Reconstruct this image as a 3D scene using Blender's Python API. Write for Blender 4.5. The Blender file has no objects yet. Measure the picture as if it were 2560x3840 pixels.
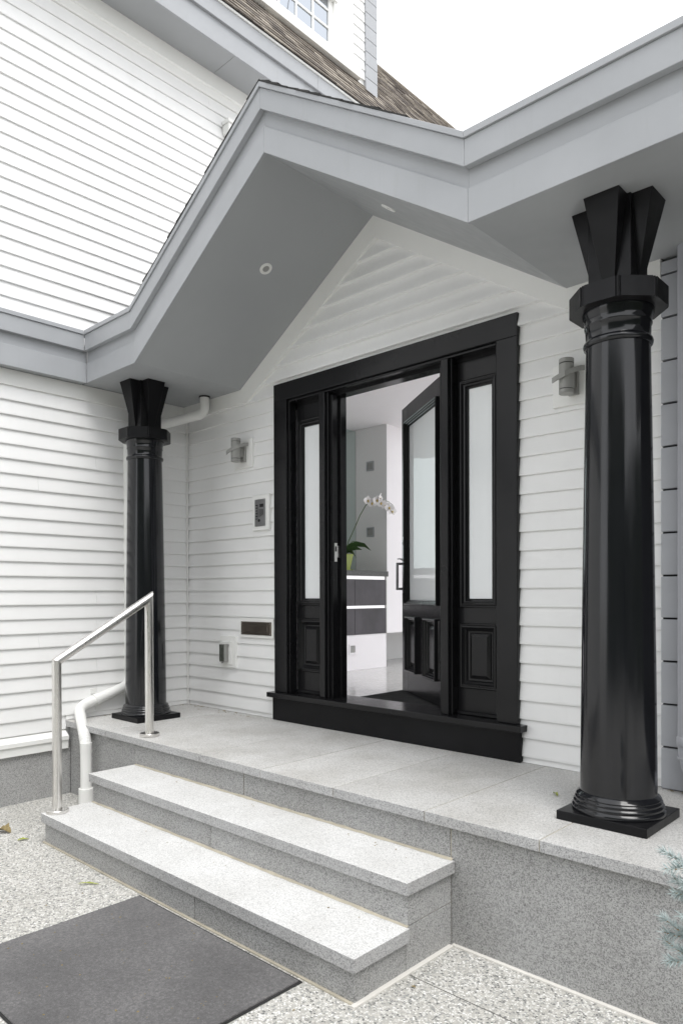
import bpy, bmesh, math, random
from mathutils import Vector, Matrix
R = math.radians
SC = bpy.context.scene
COL = SC.collection
rng = random.Random(7)

# ------------------------------------------------------------------ camera
CAM = Vector((5.7604, -3.9951, 1.0406))
YAW, PITCH, ROLL = -0.7541, -0.0056, -0.0030
fw = Vector((math.sin(YAW), math.cos(YAW), 0)); rt = Vector((math.cos(YAW), -math.sin(YAW), 0)); up = Vector((0, 0, 1))
fw2 = fw*math.cos(PITCH) + up*math.sin(PITCH); up2 = up*math.cos(PITCH) - fw*math.sin(PITCH)
rt3 = rt*math.cos(ROLL) + up2*math.sin(ROLL); up3 = up2*math.cos(ROLL) - rt*math.sin(ROLL)
cam = bpy.data.cameras.new('camera'); cob = bpy.data.objects.new('camera', cam); COL.objects.link(cob)
m3 = Matrix((rt3, up3, -fw2)).transposed()
cob.matrix_world = Matrix.Translation(CAM) @ m3.to_4x4()
cam.sensor_fit = 'VERTICAL'; cam.sensor_height = 36.0; cam.sensor_width = 24.0
cam.lens = 2684.66/3840*36.0; cam.shift_y = (2243.94-1920)/3840
cam.clip_start = 0.05; cam.clip_end = 2000
SC.camera = cob

# ------------------------------------------------------------------ sky, sun, exposure
W = bpy.data.worlds.new('World'); SC.world = W; W.use_nodes = True
SUN_EL, SUN_AZ = 62.0, 113.0          # azimuth clockwise from +Y (north)
nt = W.node_tree; nt.nodes.clear()
out = nt.nodes.new('ShaderNodeOutputWorld'); bg = nt.nodes.new('ShaderNodeBackground')
sky = nt.nodes.new('ShaderNodeTexSky'); sky.sky_type = 'NISHITA'; sky.sun_disc = False
sky.sun_elevation = R(SUN_EL); sky.sun_rotation = R(SUN_AZ); sky.air_density = 1.0; sky.dust_density = 4.0; sky.ozone_density = 1.0
mx = nt.nodes.new('ShaderNodeMix'); mx.data_type = 'RGBA'
mx.inputs[0].default_value = 0.94                       # closed cloud cover over the clear sky
nt.links.new(sky.outputs[0], mx.inputs[6]); mx.inputs[7].default_value = (10.6, 10.75, 11.0, 1)
nt.links.new(mx.outputs[2], bg.inputs[0]); bg.inputs[1].default_value = 0.10
nt.links.new(bg.outputs[0], out.inputs[0])
sl = bpy.data.lights.new('sun', 'SUN'); sl.energy = 1.3; sl.angle = R(32); sl.color = (1, 0.985, 0.96)
so = bpy.data.objects.new('sun', sl); COL.objects.link(so)
sd = Vector((math.sin(R(SUN_AZ))*math.cos(R(SUN_EL)), math.cos(R(SUN_AZ))*math.cos(R(SUN_EL)), math.sin(R(SUN_EL))))
so.rotation_euler = sd.to_track_quat('Z', 'Y').to_euler(); so.location = sd*30
vs = SC.view_settings; vs.view_transform = 'Standard'; vs.look = 'None'; vs.gamma = 1.0; vs.use_curve_mapping = False
vs.exposure = 0.88
SC.cycles.use_denoising = True
SC.cycles.max_bounces = 10; SC.cycles.diffuse_bounces = 6; SC.cycles.glossy_bounces = 4; SC.cycles.transmission_bounces = 6
SC.cycles.sample_clamp_indirect = 8.0

# ------------------------------------------------------------------ materials
MATS = {}
def nodes(name):
    m = bpy.data.materials.new(name); m.use_nodes = True; MATS[name] = m
    t = m.node_tree; b = t.nodes['Principled BSDF']
    return m, t, b
def N(t, kind, **kw):
    n = t.nodes.new(kind)
    for k, v in kw.items():
        if k.startswith('i_'): n.inputs[k[2:].replace('_', ' ')].default_value = v
        else: setattr(n, k, v)
    return n
def ramp(t, src, stops, interp='LINEAR'):
    r = t.nodes.new('ShaderNodeValToRGB'); r.color_ramp.interpolation = interp
    while len(r.color_ramp.elements) < len(stops): r.color_ramp.elements.new(0.5)
    for e, (p, c) in zip(r.color_ramp.elements, stops):
        e.position = p; e.color = (*c, 1) if len(c) == 3 else c
    t.links.new(src, r.inputs[0]); return r
def coords(t):
    g = t.nodes.new('ShaderNodeNewGeometry'); return g.outputs['Position']
def paint(name, col, rough=0.45, vary=0.05, bump=0.02, grain=None, coat=0.0, metallic=0.0, scale=3.0, spec=0.5, streak=False, objvar=0.0, grime=0.0):
    """painted surface: faint large patches of wear, brush or wood grain relief"""
    m, t, b = nodes(name); p = coords(t)
    n1 = N(t, 'ShaderNodeTexNoise', i_Scale=scale, i_Detail=5.0); t.links.new(p, n1.inputs['Vector'])
    lo = tuple(max(0, c*(1-vary)) for c in col); hi = tuple(min(1, c*(1+vary)) for c in col)
    r = ramp(t, n1.outputs['Fac'], [(0.3, lo), (0.7, hi)]); csrc = r.outputs[0]
    if objvar:
        oi = t.nodes.new('ShaderNodeObjectInfo'); mr_ = N(t, 'ShaderNodeMapRange', i_To_Min=1-objvar, i_To_Max=1.0); t.links.new(oi.outputs['Random'], mr_.inputs['Value'])
        mm = N(t, 'ShaderNodeMix', data_type='RGBA', blend_type='MULTIPLY'); mm.inputs[0].default_value = 1.0
        t.links.new(csrc, mm.inputs[6]); t.links.new(mr_.outputs[0], mm.inputs[7]); csrc = mm.outputs[2]
    if grime:                                     # thin run marks and specks with shapes of their own
        gm_ = N(t, 'ShaderNodeMapping'); gm_.inputs['Scale'].default_value = (14, 14, 1.8); t.links.new(p, gm_.inputs['Vector'])
        gn = N(t, 'ShaderNodeTexNoise', i_Scale=1.0, i_Detail=7.0, i_Roughness=0.7); t.links.new(gm_.outputs[0], gn.inputs['Vector'])
        gr_ = ramp(t, gn.outputs['Fac'], [(0.56, (1, 1, 1)), (0.78, (1-grime, 1-grime*1.05, 1-grime*1.25))])
        mm = N(t, 'ShaderNodeMix', data_type='RGBA', blend_type='MULTIPLY'); mm.inputs[0].default_value = 1.0
        t.links.new(csrc, mm.inputs[6]); t.links.new(gr_.outputs[0], mm.inputs[7]); csrc = mm.outputs[2]
    t.links.new(csrc, b.inputs['Base Color'])
    rr = N(t, 'ShaderNodeMapRange', i_From_Min=0.3, i_From_Max=0.7, i_To_Min=rough*0.85, i_To_Max=rough*1.15)
    n2 = N(t, 'ShaderNodeTexNoise', i_Scale=scale*6, i_Detail=3.0)
    if streak:
        ms = N(t, 'ShaderNodeMapping'); ms.inputs['Scale'].default_value = (2.2, 2.2, 0.12); t.links.new(p, ms.inputs['Vector']); t.links.new(ms.outputs[0], n2.inputs['Vector'])
        n2.inputs['Detail'].default_value = 6.0; rr.inputs['To Min'].default_value = rough*0.6; rr.inputs['To Max'].default_value = rough*1.5
    else: t.links.new(p, n2.inputs['Vector'])
    t.links.new(n2.outputs['Fac'], rr.inputs['Value']); t.links.new(rr.outputs[0], b.inputs['Roughness'])
    b.inputs['Metallic'].default_value = metallic; b.inputs['Coat Weight'].default_value = coat; b.inputs['Specular IOR Level'].default_value = spec
    if bump:
        mp = N(t, 'ShaderNodeMapping'); t.links.new(p, mp.inputs['Vector'])
        mp.inputs['Scale'].default_value = grain if grain else (40, 40, 40)
        n3 = N(t, 'ShaderNodeTexNoise', i_Scale=1.0, i_Detail=4.0); t.links.new(mp.outputs[0], n3.inputs['Vector'])
        bp = N(t, 'ShaderNodeBump', i_Strength=bump, i_Distance=0.01); t.links.new(n3.outputs['Fac'], bp.inputs['Height']); t.links.new(bp.outputs[0], b.inputs['Normal'])
    return m
WHITE = paint('white_weatherboard_paint', (0.82, 0.82, 0.815), 0.42, 0.025, 0.05, (5, 5, 60), objvar=0.025, grime=0.03)
WHITE2 = paint('white_trim_paint', (0.80, 0.80, 0.78), 0.38, 0.02, 0.03)
PVC = paint('white_downpipe_paint', (0.78, 0.78, 0.76), 0.35, 0.03, 0.03)
GREY = paint('pale_grey_fascia_paint', (0.36, 0.371, 0.388), 0.45, 0.04, 0.05, (7, 7, 7), objvar=0.03, grime=0.06)
GREY2 = paint('mid_grey_soffit_paint', (0.352, 0.364, 0.374), 0.5, 0.035, 0.05, (5, 5, 5), scale=1.6)
GREY3 = paint('grey_cladding_paint', (0.38, 0.39, 0.415), 0.42, 0.03, 0.04, (10, 10, 80))
BLACK = paint('black_gloss_paint', (0.0095, 0.0095, 0.0105), 0.22, 0.15, 0.025, (70, 70, 5), spec=0.28)
BLACKC = paint('black_column_gloss_paint', (0.008, 0.0085, 0.0105), 0.14, 0.2, 0.035, (28, 28, 1.6), spec=0.52, streak=True)
BLACKM = paint('black_satin_paint', (0.0095, 0.0095, 0.0105), 0.34, 0.25, 0.035, (60, 60, 8), spec=0.16)
LAMPG = paint('lamp_grey_powdercoat', (0.30, 0.30, 0.285), 0.45, 0.04, 0.03)
INWHITE = paint('interior_white_paint', (0.84, 0.815, 0.835), 0.6, 0.01, 0.0)
INGREY = paint('interior_grey_paint', (0.74, 0.735, 0.725), 0.6, 0.01, 0.0)
DARKWOOD = paint('dark_stained_oak', (0.050, 0.045, 0.053), 0.4, 0.3, 0.15, (8, 30, 2.5))
RUBBER = paint('black_rubber', (0.014, 0.014, 0.014), 0.75, 0.2, 0.2)
DARKGAP = paint('dark_recess', (0.02, 0.02, 0.02), 0.8, 0.1, 0.0)
LEAFG = paint('orchid_leaf_green', (0.035, 0.075, 0.022), 0.35, 0.25, 0.05, scale=20)
STEMG = paint('orchid_stem_green', (0.07, 0.11, 0.03), 0.45, 0.2, 0.0)
PETAL = paint('orchid_petal_white', (0.82, 0.80, 0.80), 0.5, 0.03, 0.0)
YELLOW = paint('orchid_throat_yellow', (0.45, 0.33, 0.06), 0.5, 0.1, 0.0)
POT = paint('lime_green_glaze', (0.30, 0.36, 0.07), 0.25, 0.08, 0.0, coat=0.3)
BRONZE = paint('dark_bronze_plate', (0.16, 0.14, 0.12), 0.33, 0.15, 0.03, metallic=0.9)
SEAL = paint('white_sealant', (0.66, 0.64, 0.60), 0.5, 0.06, 0.1)
MORTAR = paint('sand_mortar', (0.42, 0.385, 0.31), 0.9, 0.15, 0.4, (90, 90, 90), scale=12)
BARK = paint('tree_bark', (0.09, 0.075, 0.06), 0.9, 0.25, 0.5, scale=8)
TWIG = paint('spruce_twig', (0.26, 0.16, 0.06), 0.8, 0.2, 0.2, scale=30)
DRY = paint('dry_leaf', (0.22, 0.17, 0.075), 0.7, 0.3, 0.1, scale=60)
GRNLEAF = paint('fallen_green_leaf', (0.30, 0.34, 0.06), 0.55, 0.3, 0.1, scale=60)
DARKG = paint('smoked_plastic_window', (0.06, 0.065, 0.055), 0.25, 0.1, 0.0)
JOINTC = paint('dusty_joint', (0.13, 0.125, 0.115), 0.9, 0.3, 0.0, scale=9)
LEADC = paint('roof_flashing', (0.75, 0.75, 0.75), 0.4, 0.03, 0.03)

def metal(name, col, rough, stretch=(4, 4, 4)):
    m, t, b = nodes(name); p = coords(t)
    mp = N(t, 'ShaderNodeMapping'); mp.inputs['Scale'].default_value = stretch; t.links.new(p, mp.inputs['Vector'])
    n = N(t, 'ShaderNodeTexNoise', i_Scale=1.0, i_Detail=4.0); t.links.new(mp.outputs[0], n.inputs['Vector'])
    r = N(t, 'ShaderNodeMapRange', i_From_Min=0.3, i_From_Max=0.7, i_To_Min=rough*0.85, i_To_Max=rough*1.15)
    t.links.new(n.outputs['Fac'], r.inputs['Value']); t.links.new(r.outputs[0], b.inputs['Roughness'])
    b.inputs['Base Color'].default_value = (*col, 1); b.inputs['Metallic'].default_value = 1.0
    return m
STEEL = metal('brushed_stainless_steel', (0.76, 0.745, 0.72), 0.30, (90, 90, 3))
STEELP = metal('satin_steel_plate', (0.45, 0.45, 0.46), 0.34, (10, 10, 120))

def granite(name, lo, mid, hi, scale=420.0, rough=0.75, joint=False, stain=(0.88, 0.875, 0.865)):
    m, t, b = nodes(name); p = coords(t)
    v = N(t, 'ShaderNodeTexVoronoi', i_Scale=scale); t.links.new(p, v.inputs['Vector'])
    n = N(t, 'ShaderNodeTexNoise', i_Scale=scale*0.35, i_Detail=6.0, i_Roughness=0.75); t.links.new(p, n.inputs['Vector'])
    s = N(t, 'ShaderNodeSeparateColor'); t.links.new(v.outputs['Color'], s.inputs[0])
    a = N(t, 'ShaderNodeMath', operation='ADD'); t.links.new(s.outputs[0], a.inputs[0]); t.links.new(n.outputs['Fac'], a.inputs[1])
    h = N(t, 'ShaderNodeMath', operation='MULTIPLY'); h.inputs[1].default_value = 0.5; t.links.new(a.outputs[0], h.inputs[0])
    r = ramp(t, h.outputs[0], [(0.24, lo), (0.42, mid), (0.72, hi)])
    n2 = N(t, 'ShaderNodeTexNoise', i_Scale=2.2, i_Detail=6.0, i_Roughness=0.6); t.links.new(p, n2.inputs['Vector'])
    r2 = ramp(t, n2.outputs['Fac'], [(0.32, stain), (0.62, (1, 1, 1))])
    mu = N(t, 'ShaderNodeMix', data_type='RGBA', blend_type='MULTIPLY'); mu.inputs[0].default_value = 1.0
    t.links.new(r.outputs[0], mu.inputs[6]); t.links.new(r2.outputs[0], mu.inputs[7]); t.links.new(mu.outputs[2], b.inputs['Base Color'])
    oi = t.nodes.new('ShaderNodeObjectInfo'); mr_ = N(t, 'ShaderNodeMapRange', i_To_Min=0.91, i_To_Max=1.0); t.links.new(oi.outputs['Random'], mr_.inputs['Value'])
    mm = N(t, 'ShaderNodeMix', data_type='RGBA', blend_type='MULTIPLY'); mm.inputs[0].default_value = 1.0
    t.links.new(mu.outputs[2], mm.inputs[6]); t.links.new(mr_.outputs[0], mm.inputs[7]); t.links.new(mm.outputs[2], b.inputs['Base Color'])
    b.inputs['Roughness'].default_value = rough
    bp = N(t, 'ShaderNodeBump', i_Strength=0.25, i_Distance=0.002); t.links.new(h.outputs[0], bp.inputs['Height']); t.links.new(bp.outputs[0], b.inputs['Normal'])
    return m
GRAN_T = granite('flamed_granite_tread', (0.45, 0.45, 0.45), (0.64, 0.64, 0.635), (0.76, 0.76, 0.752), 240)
GRAN_P = granite('darker_granite_paving', (0.35, 0.35, 0.345), (0.54, 0.535, 0.525), (0.67, 0.665, 0.65), 240, stain=(0.80, 0.79, 0.77))  # darker copy of the tread granite for the porch slabs
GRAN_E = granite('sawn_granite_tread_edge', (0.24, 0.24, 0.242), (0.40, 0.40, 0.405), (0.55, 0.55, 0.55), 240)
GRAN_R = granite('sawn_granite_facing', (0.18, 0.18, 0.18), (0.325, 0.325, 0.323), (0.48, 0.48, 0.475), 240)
GRAN_IN = granite('polished_granite_floor', (0.36, 0.36, 0.36), (0.52, 0.515, 0.51), (0.68, 0.67, 0.66), 130, rough=0.08)
GRAN_TOP = granite('dark_granite_worktop', (0.02, 0.02, 0.02), (0.05, 0.05, 0.05), (0.14, 0.14, 0.14), 300, rough=0.3)

def aggregate():
    m, t, b = nodes('exposed_aggregate_concrete'); p = coords(t)
    mp = N(t, 'ShaderNodeMapping'); mp.inputs['Scale'].default_value = (1, 1, 0.6); t.links.new(p, mp.inputs['Vector'])
    wn = N(t, 'ShaderNodeTexNoise', i_Scale=60.0, i_Detail=2.0); t.links.new(mp.outputs[0], wn.inputs['Vector'])
    ad = N(t, 'ShaderNodeVectorMath', operation='MULTIPLY_ADD'); t.links.new(wn.outputs['Color'], ad.inputs[0]); ad.inputs[1].default_value = (0.010, 0.010, 0.010); t.links.new(mp.outputs[0], ad.inputs[2])
    v = N(t, 'ShaderNodeTexVoronoi', i_Scale=102.0, i_Randomness=1.0); t.links.new(ad.outputs[0], v.inputs['Vector'])
    s = N(t, 'ShaderNodeSeparateColor'); t.links.new(v.outputs['Color'], s.inputs[0])
    r = ramp(t, s.outputs[0], [(0.0, (0.17, 0.175, 0.175)), (0.09, (0.30, 0.305, 0.30)), (0.22, (0.48, 0.47, 0.445)), (0.40, (0.62, 0.605, 0.57)), (0.60, (0.76, 0.75, 0.725)), (0.80, (0.86, 0.855, 0.84)), (0.94, (0.40, 0.41, 0.405))], 'CONSTANT')
    e = N(t, 'ShaderNodeTexVoronoi', i_Scale=102.0, feature='DISTANCE_TO_EDGE'); t.links.new(ad.outputs[0], e.inputs['Vector'])
    er = ramp(t, e.outputs['Distance'], [(0.04, (0, 0, 0)), (0.16, (1, 1, 1))])
    mu = N(t, 'ShaderNodeMix', data_type='RGBA'); t.links.new(er.outputs[0], mu.inputs[0]); mu.inputs[6].default_value = (0.54, 0.525, 0.49, 1); t.links.new(r.outputs[0], mu.inputs[7])
    n2 = N(t, 'ShaderNodeTexNoise', i_Scale=1.3, i_Detail=7.0, i_Roughness=0.65); t.links.new(p, n2.inputs['Vector'])
    r2 = ramp(t, n2.outputs['Fac'], [(0.3, (0.84, 0.84, 0.83)), (0.65, (1, 1, 1))])
    m2 = N(t, 'ShaderNodeMix', data_type='RGBA', blend_type='MULTIPLY'); m2.inputs[0].default_value = 1.0
    t.links.new(mu.outputs[2], m2.inputs[6]); t.links.new(r2.outputs[0], m2.inputs[7]); t.links.new(m2.outputs[2], b.inputs['Base Color'])
    b.inputs['Roughness'].default_value = 0.75
    bp = N(t, 'ShaderNodeBump', i_Strength=0.7, i_Distance=0.004); t.links.new(er.outputs[0], bp.inputs['Height']); t.links.new(bp.outputs[0], b.inputs['Normal'])
    return m
AGG = aggregate()

def matfibre():
    m, t, b = nodes('grey_felt_mat'); p = coords(t)
    n = N(t, 'ShaderNodeTexNoise', i_Scale=85.0, i_Detail=7.0, i_Roughness=0.85); t.links.new(p, n.inputs['Vector'])
    n2 = N(t, 'ShaderNodeTexNoise', i_Scale=2.0, i_Detail=6.0, i_Roughness=0.6); t.links.new(p, n2.inputs['Vector'])
    a = N(t, 'ShaderNodeMath', operation='MULTIPLY_ADD'); a.inputs[1].default_value = 0.26; t.links.new(n2.outputs['Fac'], a.inputs[0]); 
    h = N(t, 'ShaderNodeMath', operation='MULTIPLY'); h.inputs[1].default_value = 0.80; t.links.new(n.outputs['Fac'], h.inputs[0]); t.links.new(h.outputs[0], a.inputs[2])
    r = ramp(t, a.outputs[0], [(0.40, (0.040, 0.038, 0.039)), (0.53, (0.080, 0.077, 0.078)), (0.66, (0.185, 0.18, 0.18))]); t.links.new(r.outputs[0], b.inputs['Base Color'])
    b.inputs['Roughness'].default_value = 0.95; b.inputs['Sheen Weight'].default_value = 0.3
    bp = N(t, 'ShaderNodeBump', i_Strength=0.6, i_Distance=0.003); t.links.new(n.outputs['Fac'], bp.inputs['Height']); t.links.new(bp.outputs[0], b.inputs['Normal'])
    return m
FELT = matfibre()

def shingle(name, a, c, d):
    m, t, b = nodes(name); p = coords(t)
    g = t.nodes.new('ShaderNodeNewGeometry'); oi = t.nodes.new('ShaderNodeObjectInfo')
    w = N(t, 'ShaderNodeMath', operation='ADD'); t.links.new(g.outputs['Random Per Island'], w.inputs[0]); t.links.new(oi.outputs['Random'], w.inputs[1])
    f = N(t, 'ShaderNodeMath', operation='FRACT'); t.links.new(w.outputs[0], f.inputs[0])
    r = ramp(t, f.outputs[0], [(0.0, a), (0.5, c), (1.0, d)])
    n = N(t, 'ShaderNodeTexNoise', i_Scale=35.0, i_Detail=5.0, i_Roughness=0.8); t.links.new(p, n.inputs['Vector'])
    r2 = ramp(t, n.outputs['Fac'], [(0.3, (0.55, 0.55, 0.55)), (0.7, (1.15, 1.15, 1.15))])
    mu = N(t, 'ShaderNodeMix', data_type='RGBA', blend_type='MULTIPLY'); mu.inputs[0].default_value = 1.0
    t.links.new(r.outputs[0], mu.inputs[6]); t.links.new(r2.outputs[0], mu.inputs[7]); t.links.new(mu.outputs[2], b.inputs['Base Color'])
    b.inputs['Roughness'].default_value = 0.95
    return m
SHINGLE = shingle('brown_asphalt_shingle', (0.09, 0.075, 0.066), (0.20, 0.172, 0.145), (0.36, 0.32, 0.27))
SHINGLED = shingle('dark_asphalt_shingle', (0.025, 0.025, 0.025), (0.035, 0.035, 0.034), (0.055, 0.052, 0.05))

def frosted():
    m, t, b = nodes('frosted_white_glass'); b.inputs['Base Color'].default_value = (0.80, 0.82, 0.83, 1)
    b.inputs['Roughness'].default_value = 0.55; b.inputs['Coat Weight'].default_value = 1.0; b.inputs['Coat Roughness'].default_value = 0.01; b.inputs['Coat IOR'].default_value = 1.5
    p = coords(t); n = N(t, 'ShaderNodeTexNoise', i_Scale=4.0, i_Detail=1.0); t.links.new(p, n.inputs['Vector'])
    bp = N(t, 'ShaderNodeBump', i_Strength=0.05, i_Distance=0.02); t.links.new(n.outputs['Fac'], bp.inputs['Height']); t.links.new(bp.outputs[0], b.inputs['Coat Normal'])
    return m
FROST = frosted()
def winglass():
    m, t, b = nodes('window_glass'); b.inputs['Base Color'].default_value = (0.40, 0.425, 0.46, 1); b.inputs['Roughness'].default_value = 0.015; b.inputs['Metallic'].default_value = 1.0   # mirror metal in place of clear glass, brightens the reflected sky
    return m
WGLASS = winglass()
def mirror():
    m, t, b = nodes('mirror_glass'); b.inputs['Base Color'].default_value = (0.66, 0.74, 0.72, 1); b.inputs['Metallic'].default_value = 1.0; b.inputs['Roughness'].default_value = 0.01
    return m
MIRROR = mirror()
def lit(name, col, s):
    m, t, b = nodes(name); b.inputs['Base Color'].default_value = (0.8, 0.8, 0.8, 1); b.inputs['Emission Color'].default_value = (*col, 1); b.inputs['Emission Strength'].default_value = s
    return m
LED = lit('lit_led_channel', (1.0, 0.97, 1.0), 0.30)
def needles():
    m, t, b = nodes('blue_spruce_needle'); p = coords(t)
    n = N(t, 'ShaderNodeTexNoise', i_Scale=90.0, i_Detail=2.0); t.links.new(p, n.inputs['Vector'])
    r = ramp(t, n.outputs['Fac'], [(0.3, (0.26, 0.33, 0.33)), (0.7, (0.52, 0.59, 0.585))]); t.links.new(r.outputs[0], b.inputs['Base Color']); b.inputs['Roughness'].default_value = 0.6
    return m
NEEDLE = needles()
def hedgeleaf():
    m, t, b = nodes('hedge_leaf'); p = coords(t)
    n = N(t, 'ShaderNodeTexNoise', i_Scale=6.0, i_Detail=4.0); t.links.new(p, n.inputs['Vector'])
    r = ramp(t, n.outputs['Fac'], [(0.3, (0.02, 0.035, 0.012)), (0.7, (0.06, 0.09, 0.03))]); t.links.new(r.outputs[0], b.inputs['Base Color']); b.inputs['Roughness'].default_value = 0.6
    return m
HLEAF = hedgeleaf()

# ------------------------------------------------------------------ helpers
def link(o, parent=None):
    COL.objects.link(o)
    if parent is not None: o.parent = parent
    return o
def mesh(name, vs_, fs, mat, parent=None, bevel=0.0, smooth=False, seg=1, kind=None):
    me = bpy.data.meshes.new(name); bm = bmesh.new()
    bv = [bm.verts.new(v) for v in vs_]
    for f in fs:
        try: bm.faces.new([bv[i] for i in f])
        except ValueError: pass
    bmesh.ops.recalc_face_normals(bm, faces=bm.faces)
    if bevel: bmesh.ops.bevel(bm, geom=list(bm.edges), offset=bevel, segments=seg, affect='EDGES', profile=0.6, clamp_overlap=True)
    bm.to_mesh(me); bm.free()
    if smooth:
        for p in me.polygons: p.use_smooth = True
    me.materials.append(mat); o = bpy.data.objects.new(name, me)
    if kind: o['kind'] = kind
    return link(o, parent)
BOXF = [(0,1,2,3),(4,5,6,7),(0,1,5,4),(1,2,6,5),(2,3,7,6),(3,0,4,7)]
def box(name, x0, x1, y0, y1, z0, z1, mat, parent=None, bevel=0.0, seg=1):
    return mesh(name, [(x0,y0,z0),(x1,y0,z0),(x1,y1,z0),(x0,y1,z0),(x0,y0,z1),(x1,y0,z1),(x1,y1,z1),(x0,y1,z1)], BOXF, mat, parent, bevel, seg=seg)
def prism(name, poly, axis, a, b, mat, parent=None, bevel=0.0):
    """poly in the plane normal to axis, extruded from a to b.  axis 'y': poly=(x,z); 'x': (y,z); 'z': (x,y)"""
    def P(p, w): return {'y': (p[0], w, p[1]), 'x': (w, p[0], p[1]), 'z': (p[0], p[1], w)}[axis]
    n = len(poly); v = [P(p, a) for p in poly] + [P(p, b) for p in poly]
    f = [tuple(range(n)), tuple(range(n, 2*n))] + [(i, (i+1) % n, n+(i+1) % n, n+i) for i in range(n)]
    return mesh(name, v, f, mat, parent, bevel)
def tube_geo(path, rad, seg=14, caps=True, square=None):
    vs_, fs = [], []; path = [Vector(p) for p in path]; n = len(path)
    rads = rad if isinstance(rad, (list, tuple)) else [rad]*n
    d0 = (path[1]-path[0]).normalized(); u = d0.orthogonal().normalized()
    if abs(d0.z) < 0.9: u = (Vector((0,0,1)) - d0*d0.z).normalized()
    for i, p in enumerate(path):
        a = (path[i]-path[i-1]).normalized() if i else d0
        b = (path[i+1]-path[i]).normalized() if i < n-1 else a
        d = (a+b).normalized(); u = (u - d*u.dot(d)).normalized(); w = d.cross(u)
        k = 1.0/max(0.35, math.cos(a.angle(b)/2)) if i and i < n-1 and a.angle(b) > 1e-4 else 1.0
        bend = (b-a).normalized() if k > 1.0001 else None
        for j in range(seg):
            t = 2*math.pi*j/seg
            q = (u*math.cos(t) + w*math.sin(t))*rads[i]
            if bend is not None: q = q + bend*(q.dot(bend)*(k-1))
            vs_.append(p + q)
    for i in range(n-1):
        for j in range(seg): fs.append((i*seg+j, i*seg+(j+1) % seg, (i+1)*seg+(j+1) % seg, (i+1)*seg+j))
    if caps: fs.append(tuple(range(seg))); fs.append(tuple((n-1)*seg+j for j in range(seg)))
    return vs_, fs
def shade_auto(o, deg=40):
    me = o.data; bm = bmesh.new(); bm.from_mesh(me)
    for f in bm.faces: f.smooth = True
    for e in bm.edges:
        if len(e.link_faces) == 2 and e.calc_face_angle(0) > R(deg): e.smooth = False
    bm.to_mesh(me); bm.free(); return o
def tube(name, path, rad, mat, parent=None, seg=14, caps=True):
    v, f = tube_geo(path, rad, seg, caps); return shade_auto(mesh(name, v, f, mat, parent), 50)
def lathe(name, prof, c, mat, parent=None, seg=48, deg=35):
    v, f = [], []
    for r, z in prof:
        for j in range(seg):
            t = 2*math.pi*j/seg; v.append((c[0]+r*math.cos(t), c[1]+r*math.sin(t), c[2]+z))
    n = len(prof)
    for i in range(n-1):
        for j in range(seg): f.append((i*seg+j, i*seg+(j+1) % seg, (i+1)*seg+(j+1) % seg, (i+1)*seg+j))
    f.append(tuple(range(seg))); f.append(tuple((n-1)*seg+j for j in range(seg)))
    return shade_auto(mesh(name, v, f, mat, parent), deg)
def rings(name, rect, prof, mp, mat, parent=None, fill=True, back=None):
    """mitred frame: nested rectangles (inset, depth); mp(s, z, depth)->world; fill closes the centre; back adds an outer wall to that depth"""
    s0, s1, z0, z1 = rect; v, f = [], []
    pr = ([(0, back)] if back is not None else []) + list(prof)
    for ins, dep in pr:
        for s, z in ((s0+ins, z0+ins), (s1-ins, z0+ins), (s1-ins, z1-ins), (s0+ins, z1-ins)): v.append(mp(s, z, dep))
    for i in range(len(pr)-1):
        for j in range(4): f.append((i*4+j, i*4+(j+1) % 4, (i+1)*4+(j+1) % 4, (i+1)*4+j))
    if fill: f.append(tuple((len(pr)-1)*4+j for j in range(4)))
    return mesh(name, v, f, mat, parent)
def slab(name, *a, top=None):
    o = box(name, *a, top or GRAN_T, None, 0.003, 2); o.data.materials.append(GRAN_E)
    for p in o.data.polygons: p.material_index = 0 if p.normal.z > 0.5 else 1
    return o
def thing(name, label, cat, loc=(0,0,0), group=None):
    o = bpy.data.objects.new(name, None); o.empty_display_size = 0.1; link(o)
    o['label'] = label; o['category'] = cat
    if group: o['group'] = group
    if any(loc): o.location = loc
    return o
def tag(o, label, cat, group=None):
    o['label'] = label; o['category'] = cat
    if group: o['group'] = group
    return o
def struct(o): o['kind'] = 'structure'; return o

# ================================================================== SETTING
ZG = -0.605
S = 400.0
g = struct(mesh('ground', [(-S,-S,ZG),(S,-S,ZG),(S,S,ZG),(-S,S,ZG)], [(0,1,2,3)], AGG))
box('control_joint', 3.86, 7.0, -1.5525, -1.5500, ZG+0.0005, ZG+0.0018, JOINTC, g)

# ---------------------------------------------------------------- porch platform
PLAT = thing('porch_platform', 'raised granite porch floor with pale overhanging slabs in front of the black doorway', 'porch', (0,0,ZG))
def pbox(*a, **k):
    k.setdefault('parent', None); o = box(*a, **k); return o
def child_keep(o, parent):
    o.parent = parent; o.matrix_parent_inverse = Matrix.Translation(parent.location).inverted(); return o
YP = -1.226
jx = [0.0, 0.667, 1.88, 2.49, 3.09, 3.698, 4.298, 4.90, 5.50, 6.10]
for a, b in zip(jx[:-1], jx[1:]):
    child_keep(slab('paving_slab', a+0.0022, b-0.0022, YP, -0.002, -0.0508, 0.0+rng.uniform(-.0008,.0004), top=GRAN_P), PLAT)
child_keep(box('mortar_bed', 0.004, 6.09, YP+0.004, -0.004, -0.0498, -0.0025, MORTAR), PLAT)
fx = [0.0, 1.03, 2.3, 3.83, 5.1, 6.1]
for i, (a, b) in enumerate(zip(fx[:-1], fx[1:])):
    child_keep(box('facing_stone', a+0.003, b-0.003, YP+0.03, -0.05, ZG-0.1, -0.0508-0.001, GRAN_R, None, 0.002), PLAT)
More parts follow.
